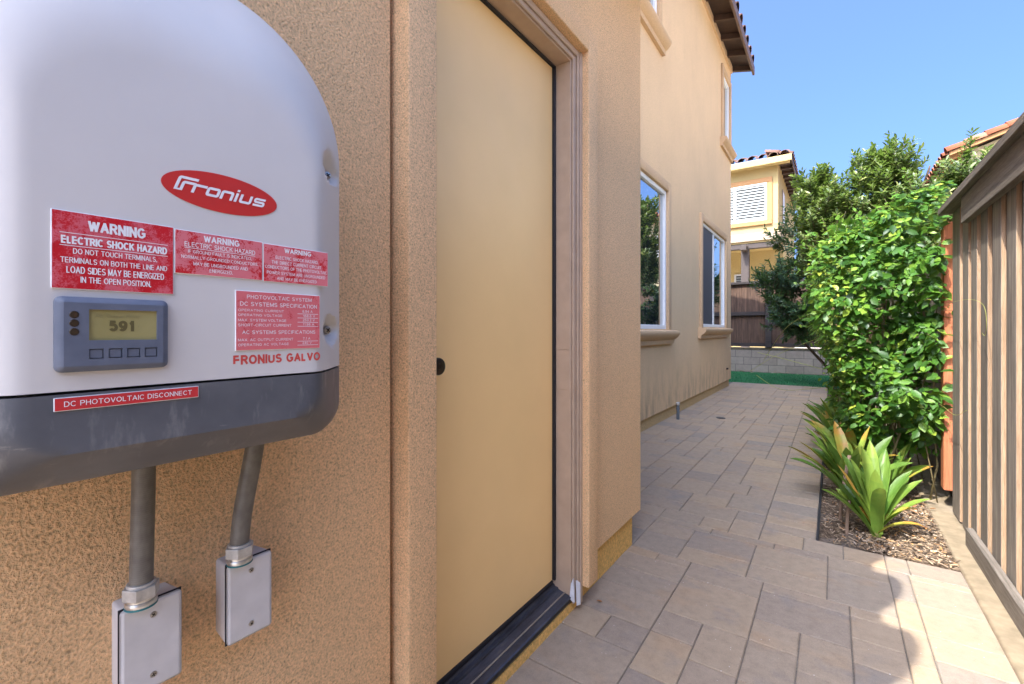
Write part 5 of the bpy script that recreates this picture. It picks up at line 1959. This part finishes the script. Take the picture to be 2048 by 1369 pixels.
mb.prism([(-1.26, HY - er, ez + 0.062), (-6, HY - er + 4.74, ez + 0.062 + 4.74 * pit2), (-13, HY - er + 4.74, ez + 0.062 + 4.74 * pit2), (-13, HY - er, ez + 0.062)], (0, 0, -0.028))
build('roof_deck', mb, M['brown_paint'], r1)
mb = MB()
mb.box(-13, -1.22, HY - er - 0.04, HY - er, ez - 0.16, ez + 0.07, 0.005)
build('fascia', mb, M['cream'], r1)
mb = MB()
mb.box(-1.26, -1.22, HY - er + 0.0005, HY + 9.4, ez - 0.10, ez + 0.065, 0.005)
build('fascia', mb, M['brown_paint'], r1)
mb = MB()
mb.box(-12.5, -1.30, HY - er + 0.01, HY - 0.001, ez - 0.12, ez - 0.08)
build('soffit', mb, M['cream'], r1)
y = HY + 0.25
for k in range(9):
    mb = MB()
    mb.box(-1.685, -1.27, y, y + 0.09, ez - 0.06, ez + 0.03)
    build('rafter_tail', mb, M['brown_paint'], r1)
    y += 0.62

# ================================================================= HOUSE BEHIND THE SIDE FENCE
sh = thing('house', 'cream gabled house with red barrel tiles behind the side fence', 'house', (6, 18, 0))
GY = 17.0
x0, z0 = 2.55, 5.80
sl = 0.335
mb = MB()
xr = 9.0
mb.prism([(2.87, GY, -0.1), (2.87, GY, z0 + (2.87 - x0) * sl - 0.02), (xr, GY, z0 + (xr - x0) * sl - 0.02), (15, GY, z0 + (xr - x0) * sl - 0.02 - (15 - xr) * sl), (15, GY, -0.1)], (0, 9, 0))
build('wall', mb, M['palecream'], sh)
mb = MB()
mb.prism([(x0, GY - 0.40, z0 - 0.02), (x0, GY - 0.40, z0 + 0.075), (xr, GY - 0.40, z0 + 0.075 + (xr - x0) * sl), (xr, GY - 0.40, z0 - 0.02 + (xr - x0) * sl)], (0, 0.05, 0))
rf3 = build('barge_board', mb, M['ochre'], sh)
mb = MB()
mb.prism([(x0 - 0.02, GY - 0.349, z0 + 0.02), (x0 - 0.02, GY - 0.349, z0 + 0.06), (xr, GY - 0.349, z0 + 0.06 + (xr - x0) * sl), (xr, GY - 0.349, z0 + 0.02 + (xr - x0) * sl)], (0, 9, 0))
build('roof_deck', mb, M['brown_paint'], sh)
for k in range(7):
    mb = MB()
    yk = GY - 0.2 + k * 0.6
    mb.prism([(x0 + 0.02, yk, z0 + 0.01), (x0 + 0.02, yk, z0 - 0.10), (2.869, yk, z0 - 0.10 + 0.3 * sl), (2.869, yk, z0 + 0.01 + 0.3 * sl)], (0, 0.09, 0))
    build('rafter_tail', mb, M['ochre'], sh)
# rake tiles, one overlapping the next up the slope
mb, tn = MB(), []
upv = Vector((1, 0, sl)).normalized()
nv = Vector((-sl, 0, 1)).normalized()
for k in range(16):
    a = Vector((x0 - 0.06, GY - 0.33, z0 + 0.085)) + upv * (0.40 * k) + nv * 0.02
    b = a + upv * 0.46 - nv * 0.02
    ra, rb, ri = [], [], []
    for q in range(11):
        th_ = math.pi * q / 10 * 1.15 - 0.2
        dv = Vector((0, -math.cos(th_), 0)) + nv * math.sin(th_)
        ra.append(mb.bm.verts.new(a + dv * 0.13)); rb.append(mb.bm.verts.new(b + dv * 0.115)); ri.append(mb.bm.verts.new(a + dv * 0.112))
    n0 = len(mb.bm.faces)
    for q in range(10):
        f = mb.bm.faces.new((ra[q], ra[q + 1], rb[q + 1], rb[q])); f.smooth = True
        mb.bm.faces.new((ra[q + 1], ra[q], ri[q], ri[q + 1]))
    tn += [rr.random()] * (len(mb.bm.faces) - n0)
finish_tiles('rake_tiles', mb, tn, M['tile_red'], rf3)
mb, tn = MB(), []
tile_roof(mb, tn, (x0 - 0.05, GY - 0.1, z0 + 0.08), (0, 1, 0), (1, 0, sl), 24, 14, 0.34, 0.42, 0.135, rr)
finish_tiles('roof', mb, tn, M['tile_red'], sh)
# upper window with orange surround
shutter_window(3.18, 4.3, 4.55, 5.50, GY - 0.02, sh, True, False)
mb = MB()
mb.box(3.03, 4.45, GY - 0.05, GY - 0.001, 5.505, 5.66, 0.008)
mb.box(3.03, 3.178, GY - 0.05, GY - 0.001, 4.40, 5.504, 0.008)
mb.box(3.179, 4.45, GY - 0.05, GY - 0.001, 4.40, 4.549, 0.008)
build('window_surround', mb, M['ochre'], sh)
# windows on the side that the panes of our house mirror
mb = MB()
mb.box(2.83, 2.869, 20, 21.2, 4.2, 5.3, 0.01)
build('window', mb, M['vinyl'], sh)

for o in S.objects:
    if o.type == 'MESH' and o.parent is None and 'kind' not in o and 'label' not in o:
        print('UNLABELLED', o.name)
